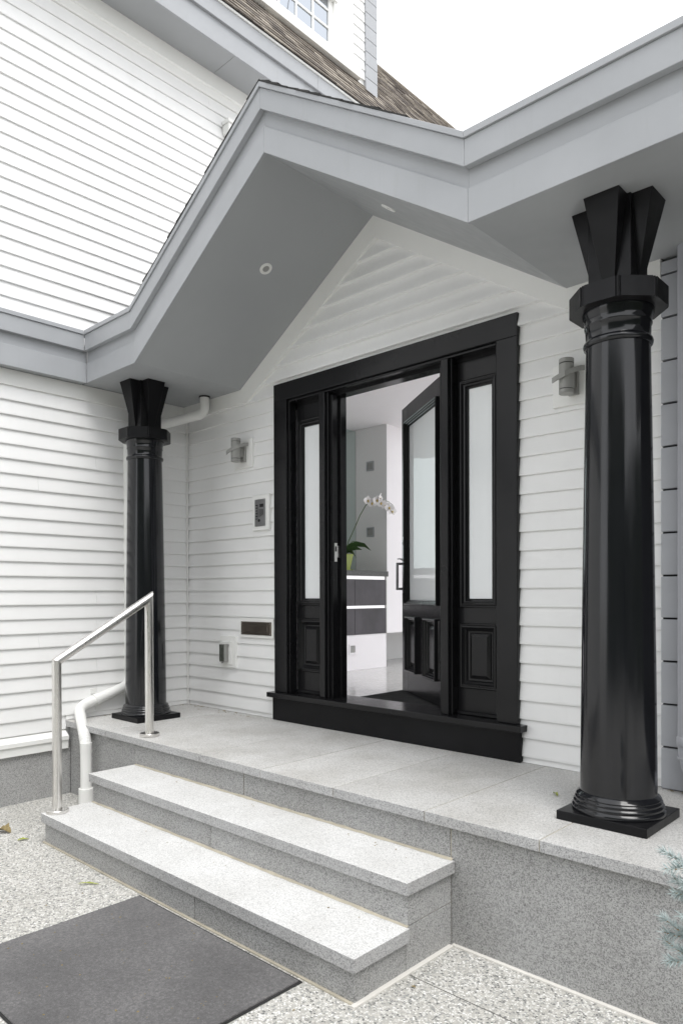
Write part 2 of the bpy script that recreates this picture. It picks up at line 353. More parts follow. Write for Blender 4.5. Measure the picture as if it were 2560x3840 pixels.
child_keep(box('mortar_joint', 0.004, 6.09, YP+0.0345, -0.06, ZG-0.1, -0.054, MORTAR), PLAT)
def sealant(x0, x1, y0, y1, parent, mat=SEAL):
    child_keep(box('sealant_bead', x0, x1, y0, y1, ZG-0.002, ZG+0.008, mat, None, 0.003, 2), parent)
sealant(3.845, 6.05, YP+0.012, YP+0.036, PLAT)

# ---------------------------------------------------------------- steps
ST = thing('entrance_steps', 'two broad speckled granite steps leading up to the porch', 'steps', (0,0,ZG))
T2 = (1.043, 3.857, -1.560, YP+0.028, -0.264, -0.207); T1 = (1.05, 3.857, -1.902, -1.545, -0.4665, -0.4066)
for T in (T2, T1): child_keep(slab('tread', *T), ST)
# risers: front stones plus side stones
r2y, r1y = T2[2]+0.022, T1[2]+0.022
for a, b in ((1.062, 2.42), (2.424, 3.838)):
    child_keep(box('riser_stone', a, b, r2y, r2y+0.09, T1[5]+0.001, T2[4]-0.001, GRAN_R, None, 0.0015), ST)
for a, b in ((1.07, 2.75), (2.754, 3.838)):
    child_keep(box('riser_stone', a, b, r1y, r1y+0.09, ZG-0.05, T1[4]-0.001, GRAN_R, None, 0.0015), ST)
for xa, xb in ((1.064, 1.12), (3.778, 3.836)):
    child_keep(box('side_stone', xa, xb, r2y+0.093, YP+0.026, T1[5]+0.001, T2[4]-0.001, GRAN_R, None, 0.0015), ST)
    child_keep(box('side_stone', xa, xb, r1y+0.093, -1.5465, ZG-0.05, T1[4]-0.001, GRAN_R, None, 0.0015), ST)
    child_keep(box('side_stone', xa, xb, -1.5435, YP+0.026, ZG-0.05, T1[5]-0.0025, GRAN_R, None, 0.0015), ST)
child_keep(box('mortar_core', 1.07, 3.832, r2y+0.006, YP+0.03, ZG-0.04, T2[4]-0.004, MORTAR), ST)
child_keep(box('mortar_core', 1.076, 3.832, r1y+0.006, r2y+0.02, ZG-0.04, T1[4]-0.004, MORTAR), ST)
def fillet(x0, x1, y, z, w, parent):
    n = 60; v = []; f = []
    for i in range(n+1):
        x = x0+(x1-x0)*i/n; ww = w*rng.uniform(0.75, 1.25); hh = w*0.6*rng.uniform(0.7, 1.3)
        v += [(x, y-ww, z+0.0006), (x, y-ww*0.35, z+hh*0.7), (x, y+0.003, z+hh), (x, y+0.003, z+0.0004)]
    for i in range(n):
        for j in range(3): f.append((4*i+j, 4*i+j+1, 4*i+j+5, 4*i+j+4))
    child_keep(mesh('mortar_fillet', v, f, MORTAR), parent)
fillet(1.06, 3.845, r2y, T1[5], 0.014, ST); fillet(1.05, 3.845, YP+0.03, T2[5], 0.015, ST)
sealant(3.834, 3.858, r1y-0.022, YP+0.010, ST); sealant(1.05, 3.8335, r1y-0.012, r1y+0.002, ST, MORTAR)

# ---------------------------------------------------------------- main two-storey house (left)
HOUSE = thing('two_storey_house', 'tall white weatherboard house side with grey eaves, shingle roof and dormer at left', 'house', (0,0,ZG))
PITCHB = 0.1152; Z0B = 0.04
def board_profile_mesh(name, x_or_y, length, mat, outx=True):
    """one weatherboard, running along +Y from 0, bottom at z=0, facing +X"""
    pts = [(-0.004, 0.0), (0.0205, 0.0), (0.0225, 0.003), (0.0225, 0.012), (0.006, PITCHB+0.014), (-0.004, PITCHB+0.014)]
    return pts
def left_board(y0, y1, z, z1=None):
    pts = board_profile_mesh('', 0, 0, None)
    if z1 is not None:
        h = z1 - z; pts = [(-0.004, 0), (0.0165, 0), (0.0185, 0.003), (0.0185, min(0.012, h*0.5)), (0.0185-0.0125*h/(PITCHB+0.014), h), (-0.004, h)]
    v = [(p[0], y0, z+p[1]) for p in pts] + [(p[0], y1, z+p[1]) for p in pts]; n = len(pts)
    f = [tuple(range(n)), tuple(range(n, 2*n))] + [(i, (i+1) % n, n+(i+1) % n, n+i) for i in range(n)]
    return mesh('weatherboard', v, f, WHITE)
proto = None; k = 0
child_keep(box('wall_core', -0.30, -0.006, -7.0, 9.0, ZG-0.05, 6.5, WHITE), HOUSE)
BOARD_Y = {}
brg = random.Random(21)
def shared_board(key, y0, y1, z):
    cut = brg.choice((-4.1, -2.9, -1.45, -0.95, -0.4, -3.5) if key == 'low' else (-3.6, -2.2, -1.1, -0.35, 0.25, 1.6))
    one_board(key+'a%g' % cut, y0, cut-0.0007, z); one_board(key+'b%g' % cut, cut+0.0007, y1, z)
def one_board(key, y0, y1, z):
    if key not in BOARD_Y:
        o = left_board(y0, y1, 0.0); o.location.z = z; BOARD_Y[key] = o
    else:
        o = BOARD_Y[key].copy(); COL.objects.link(o); o.location.z = z
    child_keep(o, HOUSE); o.location = (rng.uniform(-.0008, .0008), 0, z); return o
child_keep(left_board(-7.0, YP-0.002, -0.072, 0.04), HOUSE)
child_keep(left_board(YP, -0.02, 0.002, 0.04), HOUSE)
for k in range(0, 23):
    z = Z0B + PITCHB*k
    shared_board('low', -7.0, -0.020, z)
child_keep(box('frieze_board', -0.004, 0.024, -7.0, -0.02, Z0B+PITCHB*23, 2.815, WHITE2, None, 0.002), HOUSE)
for k in range(27, 51):
    shared_board('up', -7.0, 8.5, Z0B + PITCHB*k)
# moulded frieze under the main eave
zt = Z0B + PITCHB*51
prism_pts = [(-0.004, zt), (0.026, zt), (0.030, zt+0.01), (0.030, zt+0.075), (0.045, zt+0.085), (0.045, zt+0.10), (0.036, zt+0.11), (0.036, 6.152), (-0.004, 6.152)]
v = [(p[0], y, p[1]) for y in (-7.0, 8.5) for p in prism_pts]; n = len(prism_pts)
child_keep(mesh('eave_frieze', v, [tuple(range(n)), tuple(range(n, 2*n))] + [(i, (i+1) % n, n+(i+1) % n, n+i) for i in range(n)], WHITE2), HOUSE)
# eave soffit, fascia, gutter board
for a, b in ((-7.0, -2.2), (-2.196, 0.292), (0.296, 2.9), (2.904, 9.0)):
    child_keep(box('eave_soffit', 0.0, 0.362, a, b, 6.150, 6.165, GREY2), HOUSE)
for a, b in ((-7.0, -1.5), (-1.4985, 1.36), (1.3615, 4.2), (4.2015, 9.0)):
    child_keep(box('eave_fascia', 0.362, 0.384, a, b, 6.140, 6.37, GREY, None, 0.002), HOUSE)
    child_keep(box('gutter_board', 0.3845, 0.410, a, b, 6.353, 6.505, GREY, None, 0.002), HOUSE)
child_keep(box('drip_edge', 0.36, 0.424, -7.0, 9.0, 6.5055, 6.524, WHITE2), HOUSE)
# steep shingled roof
TH = R(56); EX, EZ = 0.435, 6.527; RX, RZ = -1.16, 6.527 + (0.435+1.16)*math.tan(R(56))
ROOF = mesh('roof', [(EX,-7,EZ),(EX,9,EZ),(RX,9,RZ),(RX,-7,RZ),(-2.9,9,RZ-0.02-0.9),(-2.9,-7,RZ-0.02-0.9),(EX-.1,-7,EZ-.02),(EX-.1,9,EZ-.02)], [(0,1,2,3),(3,2,4,5),(0,1,7,6)], SHINGLED)
child_keep(ROOF, HOUSE)
sl_v = Vector((-math.cos(TH), 0, math.sin(TH))); nv = Vector((math.sin(TH), 0, math.cos(TH)))
SLEN = (EX-RX)/math.cos(TH); EXP = 0.105
def shingle_pts(y, s, w, L, th):
    base = Vector((EX, 0, EZ)) + sl_v*s
    a = base + nv*(0.003+th); b = base + nv*0.003; c = base + sl_v*L + nv*0.002
    return [Vector((q.x, yy, q.z)) for q in (a, b, c) for yy in (y, y+w)]
SHF = [(0,1,5,4),(0,1,3,2),(0,2,4),(1,3,5)]
cand = []
DORM_X = -0.05
r0 = random.Random(3); row = 0
while row*EXP < SLEN-0.02:
    y = -2.0 + r0.uniform(0, 0.2)
    while y < 8.9:
        w = r0.uniform(0.13, 0.24); cand.append((y, row*EXP + r0.uniform(-.004, .004), w-0.004, EXP*1.25, r0.uniform(0.007, 0.014))); y += w
    row += 1
def seen(c):
    p = Vector((EX, c[0], EZ)) + sl_v*c[1]
    if p.x < DORM_X and c[0] < 2.84: return -1
    d = p - CAM; w = d.dot(fw2); u = d.dot(rt3)/w; vv = d.dot(up3)/w
    if not (-0.48 < u < 0.48 and vv < 0.84): return -1
    if u > 0.17: return -1
    return 1.0/d.length
score = sorted(((seen(c), i) for i, c in enumerate(cand)), reverse=True)
solo = set(i for s_, i in score[:300] if s_ > 0)
sv, sf = [], []
for i, c in enumerate(cand):
    p = shingle_pts(*c)
    if i in solo: child_keep(mesh('shingle', p, SHF, SHINGLE), ROOF).matrix_parent_inverse = Matrix.Identity(4)
    elif c[0] > -1.0 or c[1] < 1.0:
        b0 = len(sv); sv += p; sf += [tuple(b0+q for q in f) for f in SHF]
o = mesh('shingle_field', sv, sf, SHINGLE); o['kind'] = 'stuff'; o.parent = ROOF
o = tube('ridge_cap', [(RX, -7, RZ+0.005), (RX, 9, RZ+0.005)], 0.028, SHINGLE, None, 8); o.parent = ROOF
# dormer
DOR = box('dormer', -1.6, DORM_X-0.012, -2.0, 2.80, 6.9, 10.2, WHITE); child_keep(DOR, HOUSE)
def dchild(o): o.parent = DOR; return o
dchild(box('apron_board', DORM_X-0.012, DORM_X+0.004, -2.0, 2.62, 7.16, 7.256, WHITE2))
dchild(box('window_sill', DORM_X-0.012, DORM_X+0.07, -0.5, 2.50, 7.256, 7.375, WHITE2, None, 0.004))
for kk in range(0, 26):
    z = 7.33 + 0.1172*kk
    pts = [(DORM_X-.012, z), (DORM_X+0.012, z), (DORM_X+0.012, z+.01), (DORM_X, z+.122), (DORM_X-.012, z+.122)]
    v = [(p[0], y, p[1]) for y in (2.40, 2.625) for p in pts]
    dchild(mesh('weatherboard', v, [tuple(range(5)), tuple(range(5, 10))] + [(i, (i+1) % 5, 5+(i+1) % 5, 5+i) for i in range(5)], WHITE))
for kk in range(-1, 20):
    z = 7.367 + 0.1595*kk
    dchild(box('corner_block', DORM_X-0.3, DORM_X+0.026, 2.63, 2.845, z+0.004, z+0.1575, GREY, None, 0.002))
# window: casing, sash, muntins, panes (two tiers)
dchild(box('window_casing', DORM_X-0.01, DORM_X+0.028, 2.13, 2.40, 7.375, 9.6, WHITE2, None, 0.003))
dchild(box('window_casing', DORM_X-0.01, DORM_X+0.040, 2.06, 2.13, 7.375, 9.6, WHITE2, None, 0.003))
dchild(box('window_sash', DORM_X-0.03, DORM_X+0.012, 1.995, 2.06, 7.375, 9.6, WHITE2, None, 0.003))
dchild(box('window_sash', DORM_X-0.03, DORM_X+0.012, -0.5, 1.995, 7.375, 7.415, WHITE2, None, 0.003))
dchild(box('window_horn', DORM_X-0.01, DORM_X+0.06, 1.93, 2.10, 7.935, 7.985, WHITE2, None, 0.003))
for yy in (1.744, 1.484, 1.224, 0.964, 0.704, 0.444):
    dchild(box('muntin', DORM_X-0.024, DORM_X+0.006, yy-0.011, yy+0.011, 7.415, 9.6, WHITE2))
for zz in (7.616, 7.818, 8.02, 8.22):
    dchild(box('muntin', DORM_X-0.022, DORM_X+0.004, -0.5, 1.995, zz-0.011, zz+0.011, WHITE2))
ys = [0.455, 0.715, 0.975, 1.235, 1.495, 1.755]; zs_ = [7.415, 7.627, 7.829, 8.031]
for yy in ys:
    for zz in zs_:
        tl = rng.uniform(-.0015, .0015)
        dchild(mesh('pane', [(DORM_X-.008, yy, zz), (DORM_X-.008+tl, yy+0.238, zz), (DORM_X-.008+tl, yy+0.238, zz+0.192), (DORM_X-.008, yy, zz+0.192)], [(0,1,2,3)], WGLASS))
# base ledge and granite plinth of the left wall
led = [(-0.004, -0.074), (0.004, -0.078), (0.075, -0.118), (0.075, -0.150), (0.062, -0.154), (0.062, -0.222), (-0.004, -0.222)]
v = [(p[0], y, p[1]) for y in (-7.0, YP-0.004) for p in led]; n = len(led)
child_keep(mesh('base_ledge', v, [tuple(range(n)), tuple(range(n, 2*n))] + [(i, (i+1) % n, n+(i+1) % n, n+i) for i in range(n)], WHITE2), HOUSE)
for a, b in ((-7.0, -4.1), (-4.097, -2.6), (-2.597, YP+0.025)):
    child_keep(box('plinth_stone', -0.2, 0.036, a, b, ZG-0.05, -0.2225, GRAN_R, None, 0.002), HOUSE)

# ---------------------------------------------------------------- entrance front wall
EW = thing('entrance_wall', 'white weatherboard entrance wall with peaked gable around the black door frame', 'wall', (2.4, 0, 0))
BZ = 0.0
wc = box('wall_core', -0.2, 1.30, 0.006, 0.14, -0.02, 3.0, WHITE); child_keep(wc, EW)
child_keep(box('wall_core', 3.52, 8.0, 0.006, 0.14, -0.02, 3.0, WHITE), EW)
child_keep(prism('wall_core', [(-0.2, 2.70), (8.0, 2.70), (8.0, 3.2), (3.3, 3.2), (2.38, 3.80), (1.4, 3.2), (-0.2, 3.2)], 'y', 0.008, 0.13, WHITE), EW)
def fy(z, z0): return -(0.042 - 0.037*max(0.0, z-z0-0.008)/(PITCHB+0.006)) if z0 > 2.66 else -(0.0225 - 0.0165*max(0.0, z-z0-0.012)/(PITCHB+0.002))
def front_piece(x0a, x1a, x0b, x1b, za, zb, z0):
    """piece of a board between heights za, zb, left edge x0a->x0b, right edge x1a->x1b"""
    zs = [za] + ([z0+0.012] if za < z0+0.010 and zb > z0+0.02 else []) + [zb]
    v = []
    for z in zs:
        t = (z-za)/(zb-za); xl = x0a+(x0b-x0a)*t; xr = x1a+(x1b-x1a)*t; y = fy(z, z0)
        v += [(xl, y, z), (xr, y, z), (xr, 0.004, z), (xl, 0.004, z)]
    m_ = len(zs); f = [(0,1,2,3), tuple(4*(m_-1)+j for j in range(4))]
    for i in range(m_-1):
        for j in range(4): f.append((4*i+j, 4*i+(j+1) % 4, 4*(i+1)+(j+1) % 4, 4*(i+1)+j))
    o = mesh('weatherboard', v, f, WHITE); child_keep(o, EW); o.location.y += rng.uniform(-.0008, .0006); return o
TRL, TRR, TRT = 1.2845, 3.5335, 2.7735
RE = 4.386
def gl(z): return 0.0215 if z < 2.70 else 0.930 + (z-2.708)/0.6376
def gr(z): return RE if z < 2.70 else 3.868 - (z-2.70)/0.6376
for k in range(-1, 33):
    z0 = Z0B + PITCHB*k; z1 = z0 + PITCHB + 0.013
    za = max(z0, 0.002); full = z1
    if za >= 3.60: break
    if z0 < 2.70 and z1 > 2.70: z1 = 2.705
    lo_end = min(z1, TRT-0.001)
    if za < TRT-0.01:
        if za < 2.69:
            bl, br = (1.2635, 3.5485) if z1 < 0.24 else (TRL, TRR)
            front_piece(gl(za), bl, gl(za), bl, za, min(lo_end, 2.705), z0)
            front_piece(br, RE, br, RE, za, min(lo_end, 2.705), z0)
for k in range(22, 33):
    z0 = Z0B + PITCHB*k; z1 = z0 + PITCHB + 0.013
    if z0 > 3.60: break
    lo = max(z0, 2.7005)
    if z1 < 2.71: continue
    if lo < TRT:                                     # beside the head trim
        top = min(z1, TRT)
        front_piece(gl(lo), TRL, gl(top), TRL, lo, top, z0); front_piece(TRR, gr(lo), TRR, gr(top), lo, top, z0)
        if z1 > TRT+0.002: front_piece(gl(TRT), gr(TRT), gl(z1), gr(z1), TRT+0.0005, z1, z0)
    else:
        zc = min(z1, 3.64)
        if gl(zc) < gr(zc): front_piece(gl(lo), gr(lo), gl(zc), gr(zc), lo, zc, z0)
child_keep(prism('frieze_board', [(0.0, 2.70), (0.950, 2.70), (0.861, 2.822), (0.0, 2.822)], 'y', -0.052, 0.004, WHITE2, None), EW)
child_keep(prism('gable_trim', [(0.951, 2.7005), (2.390, 3.619), (2.379, 3.786), (0.862, 2.822)], 'y', -0.052, 0.004, WHITE2, None), EW)
child_keep(prism('gable_trim', [(2.3905, 3.619), (3.848, 2.7005), (3.856, 2.822), (2.3800, 3.786)], 'y', -0.052, 0.004, WHITE2, None), EW)
child_keep(prism('frieze_board', [(3.849, 2.70), (RE, 2.70), (RE, 2.822), (3.857, 2.822)], 'y', -0.052, 0.004, WHITE2, None), EW)
child_keep(box('corner_bead', 0.0215, 0.034, -0.034, -0.0215, 0.002, 2.70, WHITE2), EW)
for k in range(-1, 12):
    z = 0.2235 + 0.2277*k
    child_keep(box('cladding_block', 4.388, 4.80, -0.052, 0.02, max(z+0.006, 0.004), min(z+0.2235, 2.80), GREY3, None, 0.004, 2), EW)
child_keep(box('cladding_backing', 4.392, 8.0, -0.030, 0.01, 0.004, 2.80, DARKGAP), EW)

# ---------------------------------------------------------------- porch canopy (fascia, soffit, roof)
CAN = thing('porch_canopy', 'pale grey gabled porch canopy with layered fascia and sloping grey soffit', 'canopy', (2.379, -0.5, 2.8))
ZK, ZA, KX1, KX2, AX, F1 = 2.8124, 3.7729, 0.861, 3.857, 2.379, 0.113
YF = -1.082
line = [(F1, ZK), (KX1, ZK), (AX, ZA), (KX2, ZK), (9.0, ZK)]
def fascia(name, lo, hi, y0, y1, mat, xstart=F1, bevel=0.0, eps=0.0006):
    L = [(xstart, ZK)] + line[1:]
    for (xa, za), (xb, zb) in zip(L[:-1], L[1:]):
        a, b = xa+eps, xb-eps
        child_keep(prism(name, [(a, za+lo), (b, zb+lo), (b, zb+hi), (a, za+hi)], 'y', y0, y1, mat, None, bevel), CAN)
fascia('fascia_board', 0.0, 0.163, YF, YF+0.022, GREY, bevel=0.002)
fascia('fascia_recess', 0.163, 0.262, YF+0.010, YF+0.028, GREY)
fascia('gutter_board', 0.255, 0.385, YF-0.030, YF+0.0095, GREY, xstart=F1+0.028, bevel=0.002)
fascia('edge_flashing', 0.3855, 0.418, YF-0.041, YF+0.0, GREY, xstart=F1+0.038, bevel=0.0015)
# return along the left wall
def lret(name, x0, x1, z0, z1, mat, yend, bevel=0.0):
    for a, b in ((-7.0, -1.95), (-1.949, yend)):
        child_keep(box(name, x0, x1, a, b, z0, z1, mat, None, bevel), CAN)
lret('fascia_board', F1-0.022, F1, ZK, ZK+0.163, GREY, YF-0.0006, 0.002)
lret('fascia_recess', F1-0.028, F1-0.010, ZK+0.163, ZK+0.262, GREY, YF+0.010)
lret('gutter_board', F1-0.0095, F1+0.028, ZK+0.255, ZK+0.385, GREY, YF-0.0306, 0.002)
lret('edge_flashing', F1-0.0, F1+0.038, ZK+0.3855, ZK+0.418, GREY, YF-0.0415, 0.0015)
lret('return_soffit', 0.0, F1-0.022, ZK+0.006, ZK+0.02, GREY2, YF)
lret('return_cover', 0.0, F1+0.02, ZK+0.39, ZK+0.40, GREY, YF)
# soffit panels
SZ = 0.006
child_keep(box('soffit_panel', 0.0, KX1, YF+0.022, -0.0, ZK+SZ, ZK+SZ+0.012, GREY2), CAN)
child_keep(prism('soffit_panel', [(KX1, ZK+SZ), (AX, ZA+SZ), (AX, ZA+SZ+0.012), (KX1, ZK+SZ+0.012)], 'y', YF+0.022, 0.0, GREY2), CAN)
child_keep(prism('soffit_panel', [(AX, ZA+SZ), (KX2, ZK+SZ), (KX2, ZK+SZ+0.012), (AX, ZA+SZ+0.012)], 'y', YF+0.022, 0.0, GREY2), CAN)
child_keep(box('soffit_panel', KX2, 9.0, YF+0.022, 0.0, ZK+SZ, ZK+SZ+0.012, GREY2), CAN)
# roof deck and shingles along the rakes
RO = 0.40
RY1 = 0.35  # deck cut short so sky light reaches the open hall ceiling
deck = child_keep(prism('roof_deck', [(F1, ZK+RO-0.03), (KX1, ZK+RO-0.03), (AX, ZA+RO-0.03), (KX2, ZK+RO-0.03), (9.0, ZK+RO-0.03), (9.0, ZK+RO), (KX2, ZK+RO), (AX, ZA+RO), (KX1, ZK+RO), (F1, ZK+RO)], 'y', YF-0.02, RY1, SHINGLED), CAN)
slen = math.hypot(AX-KX1, ZA-ZK)
for sgn, (kx) in ((1, KX1), (-1, KX2)):
    dx, dz = (AX-kx)/slen, (ZA-ZK)/slen
    nrow = 13
    for i in range(nrow):
        lo_ = 0.10 if sgn > 0 else 0.42; s0 = lo_ + i*(slen-lo_)/nrow; L = (slen-lo_)/nrow*1.2
        if s0+L > slen+0.01: L = slen+0.01-s0
        for j in range(2):
            w = rng.uniform(0.28, 0.36); y0 = YF-0.038-rng.uniform(0.0, 0.008) if j == 0 else YF+0.27
            y1 = YF+0.268 if j == 0 else YF+0.268+w
            p0 = Vector((kx+dx*s0, 0, ZK+dz*s0+0.419)); p1 = Vector((kx+dx*(s0+L), 0, ZK+dz*(s0+L)+0.419)); n_ = Vector((-dz*sgn, 0, dx*sgn)) if sgn > 0 else Vector((-dz, 0, dx))
            if n_.z < 0: n_ = -n_
            th0 = rng.uniform(0.008, 0.018)
            a = p0+n_*th0; b = p1+n_*0.006
            pts = [p0, p1, b, a]
            v = [(q.x, y, q.z) for y in (y0, y1) for q in pts]
            o = mesh('rake_shingle', v, [(0,1,2,3),(4,5,6,7)] + [(q, (q+1) % 4, 4+(q+1) % 4, 4+q) for q in range(4)], SHINGLED)
            o.parent = deck

# recessed downlights in the sloping soffit
def downlight(px, py, kx, label):
    d = Vector((AX-kx, 0, ZA-ZK)).normalized(); t = (px-kx)/(AX-kx); pz = ZK + (ZA-ZK)*t + SZ
    nrm = Vector((d.z, 0, -d.x)); nrm = nrm if nrm.z < 0 else -nrm
    T = thing('downlight', label, 'light', (px, py, pz), 'recessed soffit downlights')
    T.rotation_mode = 'QUATERNION'; T.rotation_quaternion = nrm.to_track_quat('Z', 'Y')
    lathe('trim_ring', [(0.026, 0.001), (0.027, 0.006), (0.044, 0.007), (0.047, 0.003), (0.047, -0.002), (0.026, -0.002)], (0,0,0), WHITE2, T, 32)
    lathe('lamp_face', [(0.0255, 0.0005), (0.0255, 0.002), (0.018, 0.004), (0.001, 0.005)], (0,0,0), LAMPG, T, 24)
downlight(1.795, -0.564, KX1, 'round white downlight in the left slope of the porch soffit')
downlight(3.01, -0.644, KX2, 'round white downlight in the right slope of the porch soffit')

# ================================================================== PORCH COLUMNS
def column(cx, cy, label):
    T = thing('porch_column', label, 'column', (cx, cy, 0), 'black porch columns')
    H = 0.205
    box('plinth', -H, H, -H, H, 0.0012, 0.042, BLACKM, T, 0.003, 2)
    prof = [(0.203, 0.0423), (0.206, 0.050), (0.203, 0.062), (0.196, 0.066), (0.195, 0.069), (0.199, 0.074), (0.197, 0.082), (0.190, 0.086), (0.189, 0.089), (0.192, 0.093), (0.190, 0.100), (0.184, 0.104), (0.183, 0.107), (0.186, 0.111), (0.181, 0.118), (0.172, 0.124), (0.168, 0.130)]
    lathe('base_moulding', prof, (0, 0, 0), BLACKC, T, 64, 60)
    sh = [(0.168, 0.1305)]
    for i in range(1, 15):
        t = i/14.0; z = 0.1305 + t*(2.170-0.1305); r = 0.168 - 0.0275*(t**1.25); sh.append((r, z))
    lathe('shaft', sh, (0, 0, 0), BLACKC, T, 72, 30)
    nk = [(0.1400, 2.1705), (0.150, 2.176), (0.153, 2.188), (0.150, 2.198), (0.143, 2.203), (0.1415, 2.21), (0.1430, 2.262), (0.147, 2.266), (0.148, 2.272), (0.146, 2.278), (0.148, 2.300), (0.156, 2.318), (0.157, 2.3335)]
    lathe('neck_moulding', nk, (0, 0, 0), BLACKC, T, 64, 50)
    # octagonal block with grooved corners
    oc = 0.218; z0, z1 = 2.334, 2.422; pts = []
    for i in range(8):
        a0 = R(22.5 + 45*i); P = Vector((oc*math.cos(a0), oc*math.sin(a0)))
        pa = Vector((oc*math.cos(a0-R(45)), oc*math.sin(a0-R(45)))); pb = Vector((oc*math.cos(a0+R(45)), oc*math.sin(a0+R(45))))
        d1 = (pa-P).normalized(); d2 = (pb-P).normalized()
        for q in (P+d1*0.013, P+d1*0.010-P.normalized()*0.006, P-P.normalized()*0.004, P+d2*0.010-P.normalized()*0.006, P+d2*0.013): pts.append((q.x, q.y))
    prism('octagonal_block', pts, 'z', z0, z1, BLACKM, T)
    lathe('block_bed', [(0.16, 2.4222), (0.165, 2.428), (0.12, 2.431)], (0,0,0), BLACKM, T, 32)
    # flared cruciform capital
    zb, zt = 2.4315, 2.8178
    C_ = 0.098
    box('capital_core', -C_, C_, -C_, C_, zb, zt-0.0005, BLACKM, T, 0.002)
    for i in range(4):
        a = R(90*i); c, s = math.cos(a), math.sin(a)
        loc = [(C_-0.02, -0.026, zb+.001), (C_+0.004, -0.026, zb+.001), (C_+0.004, 0.026, zb+.001), (C_-0.02, 0.026, zb+.001), (C_-0.02, -0.081, zt), (0.186, -0.081, zt), (0.186, 0.081, zt), (C_-0.02, 0.081, zt)]
        v = [(c*x-s*y, s*x+c*y, z) for x, y, z in loc]
        mesh('capital_fin', v, BOXF, BLACKM, T, 0.0015)
    return T
column(4.424, -0.706, 'large glossy black column in the right foreground with flared capital')
column(0.402, -0.710, 'glossy black column at the left beside the steel handrail')

# ================================================================== DOORSET
DS = thing('entrance_doorset', 'wide black timber door frame with frosted sidelights and door standing ajar', 'doorway', (2.41, 0, 0))
def ds(o, p=DS): child_keep(o, p); return o
ds(box('base_board', 1.262, 3.55, -0.047, 0.003, 0.002, 0.192, BLACKM, None, 0.003))
ds(box('sill', 1.245, 3.582, -0.100, 0.215, 0.1935, 0.234, BLACK, None, 0.005, 2))
ds(box('architrave', 1.285, 1.436, -0.045, 0.010, 0.2345, 2.6305, BLACK, None, 0.004, 2))
ds(box('architrave', 3.385, 3.533, -0.045, 0.010, 0.2345, 2.6305, BLACK, None, 0.004, 2))
ds(box('architrave_head', 1.285, 3.533, -0.045, 0.010, 2.631, 2.773, BLACK, None, 0.004, 2))
# stepped lining inside the architrave
for x0, x1 in ((1.4362, 1.452), (3.369, 3.3848)): ds(box('inner_bead', x0, x1, -0.022, 0.055, 0.235, 2.630, BLACK, None, 0.004, 2))
ds(box('inner_bead', 1.4525, 3.3685, -0.022, 0.055, 2.612, 2.630, BLACK, None, 0.004, 2))
ds(box('frame_head', 1.30, 3.52, 0.0555, 0.150, 2.592, 2.7, BLACK))
for x0, x1 in ((1.806, 1.862), (2.957, 3.013)):
    ds(box('mullion', x0, x1, -0.036, 0.150, 0.2345, 2.6115, BLACK, None, 0.005, 2))
    for a, b in ((x0-0.014, x0-0.0004), (x1+0.0004, x1+0.014)): ds(box('mullion_bead', a, b, -0.008, 0.100, 0.2345, 2.6115, BLACK, None, 0.004, 2))
ds(box('door_jamb', 1.8765, 1.905, 0.012, 0.150, 0.2345, 2.5915, BLACK, None, 0.002))
ds(box('door_jamb', 1.9055, 1.926, 0.085, 0.150, 0.2345, 2.5915, BLACK, None, 0.002))
ds(box('door_jamb', 2.915, 2.9425, 0.012, 0.085, 0.2345, 2.5915, BLACK, None, 0.002))
for z0, z1, y0, y1, mt in ((1.296, 1.441, 0.030, 0.060, STEEL), (1.330, 1.420, 0.060, 0.0845, STEEL)): ds(box('strike_plate', 1.9052, 1.9075, y0, y1, z0, z1, mt))
ds(box('strike_slot', 1.9076, 1.9082, 0.036, 0.055, 1.375, 1.415, DARKGAP))
def sidelight(x0, x1, name='sidelight'):
    """x0..x1: clear width between bead and mullion"""
    mp = lambda s, z, d: (s, 0.060-d, z)
    cx = (x0+x1)/2; gx0, gx1 = cx-0.088, cx+0.088
    fr = ds(box(name, x0, gx0-0.02, 0.060, 0.10, 0.2348, 2.591, BLACK, None, 0.001))
    def sub(o): o.parent = fr; o.matrix_parent_inverse = Matrix.Translation(DS.location).inverted() @ Matrix.Identity(4) if False else fr.matrix_parent_inverse.inverted() @ fr.matrix_parent_inverse; return o
    def sub(o): o.parent = fr; return o
    sub(box('stile', gx1+0.02, x1, 0.060, 0.10, 0.2348, 2.591, BLACK, None, 0.001))
    for a, b in ((2.425, 2.591), (0.845, 0.99), (0.2348, 0.42)): sub(box('rail', gx0-0.0205, gx1+0.0205, 0.0605, 0.10, a, b, BLACK))
    sub(box('bottom_bead', x0, x1, 0.040, 0.0598, 0.2348, 0.262, BLACK, None, 0.005))
    gm = [(0, 0.0), (0, 0.012), (0.006, 0.016), (0.014, 0.014), (0.018, 0.022), (0.028, 0.024), (0.034, 0.014), (0.044, 0.012), (0.05, 0.002), (0.058, -0.004), (0.060, -0.018)]
    sub(rings('glass_moulding', (gx0-0.060, gx1+0.060, 0.950, 2.465), gm, mp, BLACK, None, False))
    sub(mesh('pane', [mp(gx0-0.01, 1.0, -0.014), mp(gx1+0.01, 1.0, -0.014), mp(gx1+0.01, 2.415, -0.014), mp(gx0-0.01, 2.415, -0.014)], [(0,1,2,3)], FROST))
    pm = [(0, 0.0), (0, 0.012), (0.006, 0.016), (0.014, 0.014), (0.018, 0.022), (0.028, 0.024), (0.036, 0.012), (0.046, 0.004), (0.054, -0.008), (0.066, -0.010), (0.070, -0.004), (0.090, 0.008), (0.093, 0.008)]
    sub(rings('panel', (gx0-0.060, gx1+0.060, 0.412, 0.848), pm, mp, BLACK, None, True))
sidelight(3.0275, 3.3685); sidelight(1.4525, 1.7915)
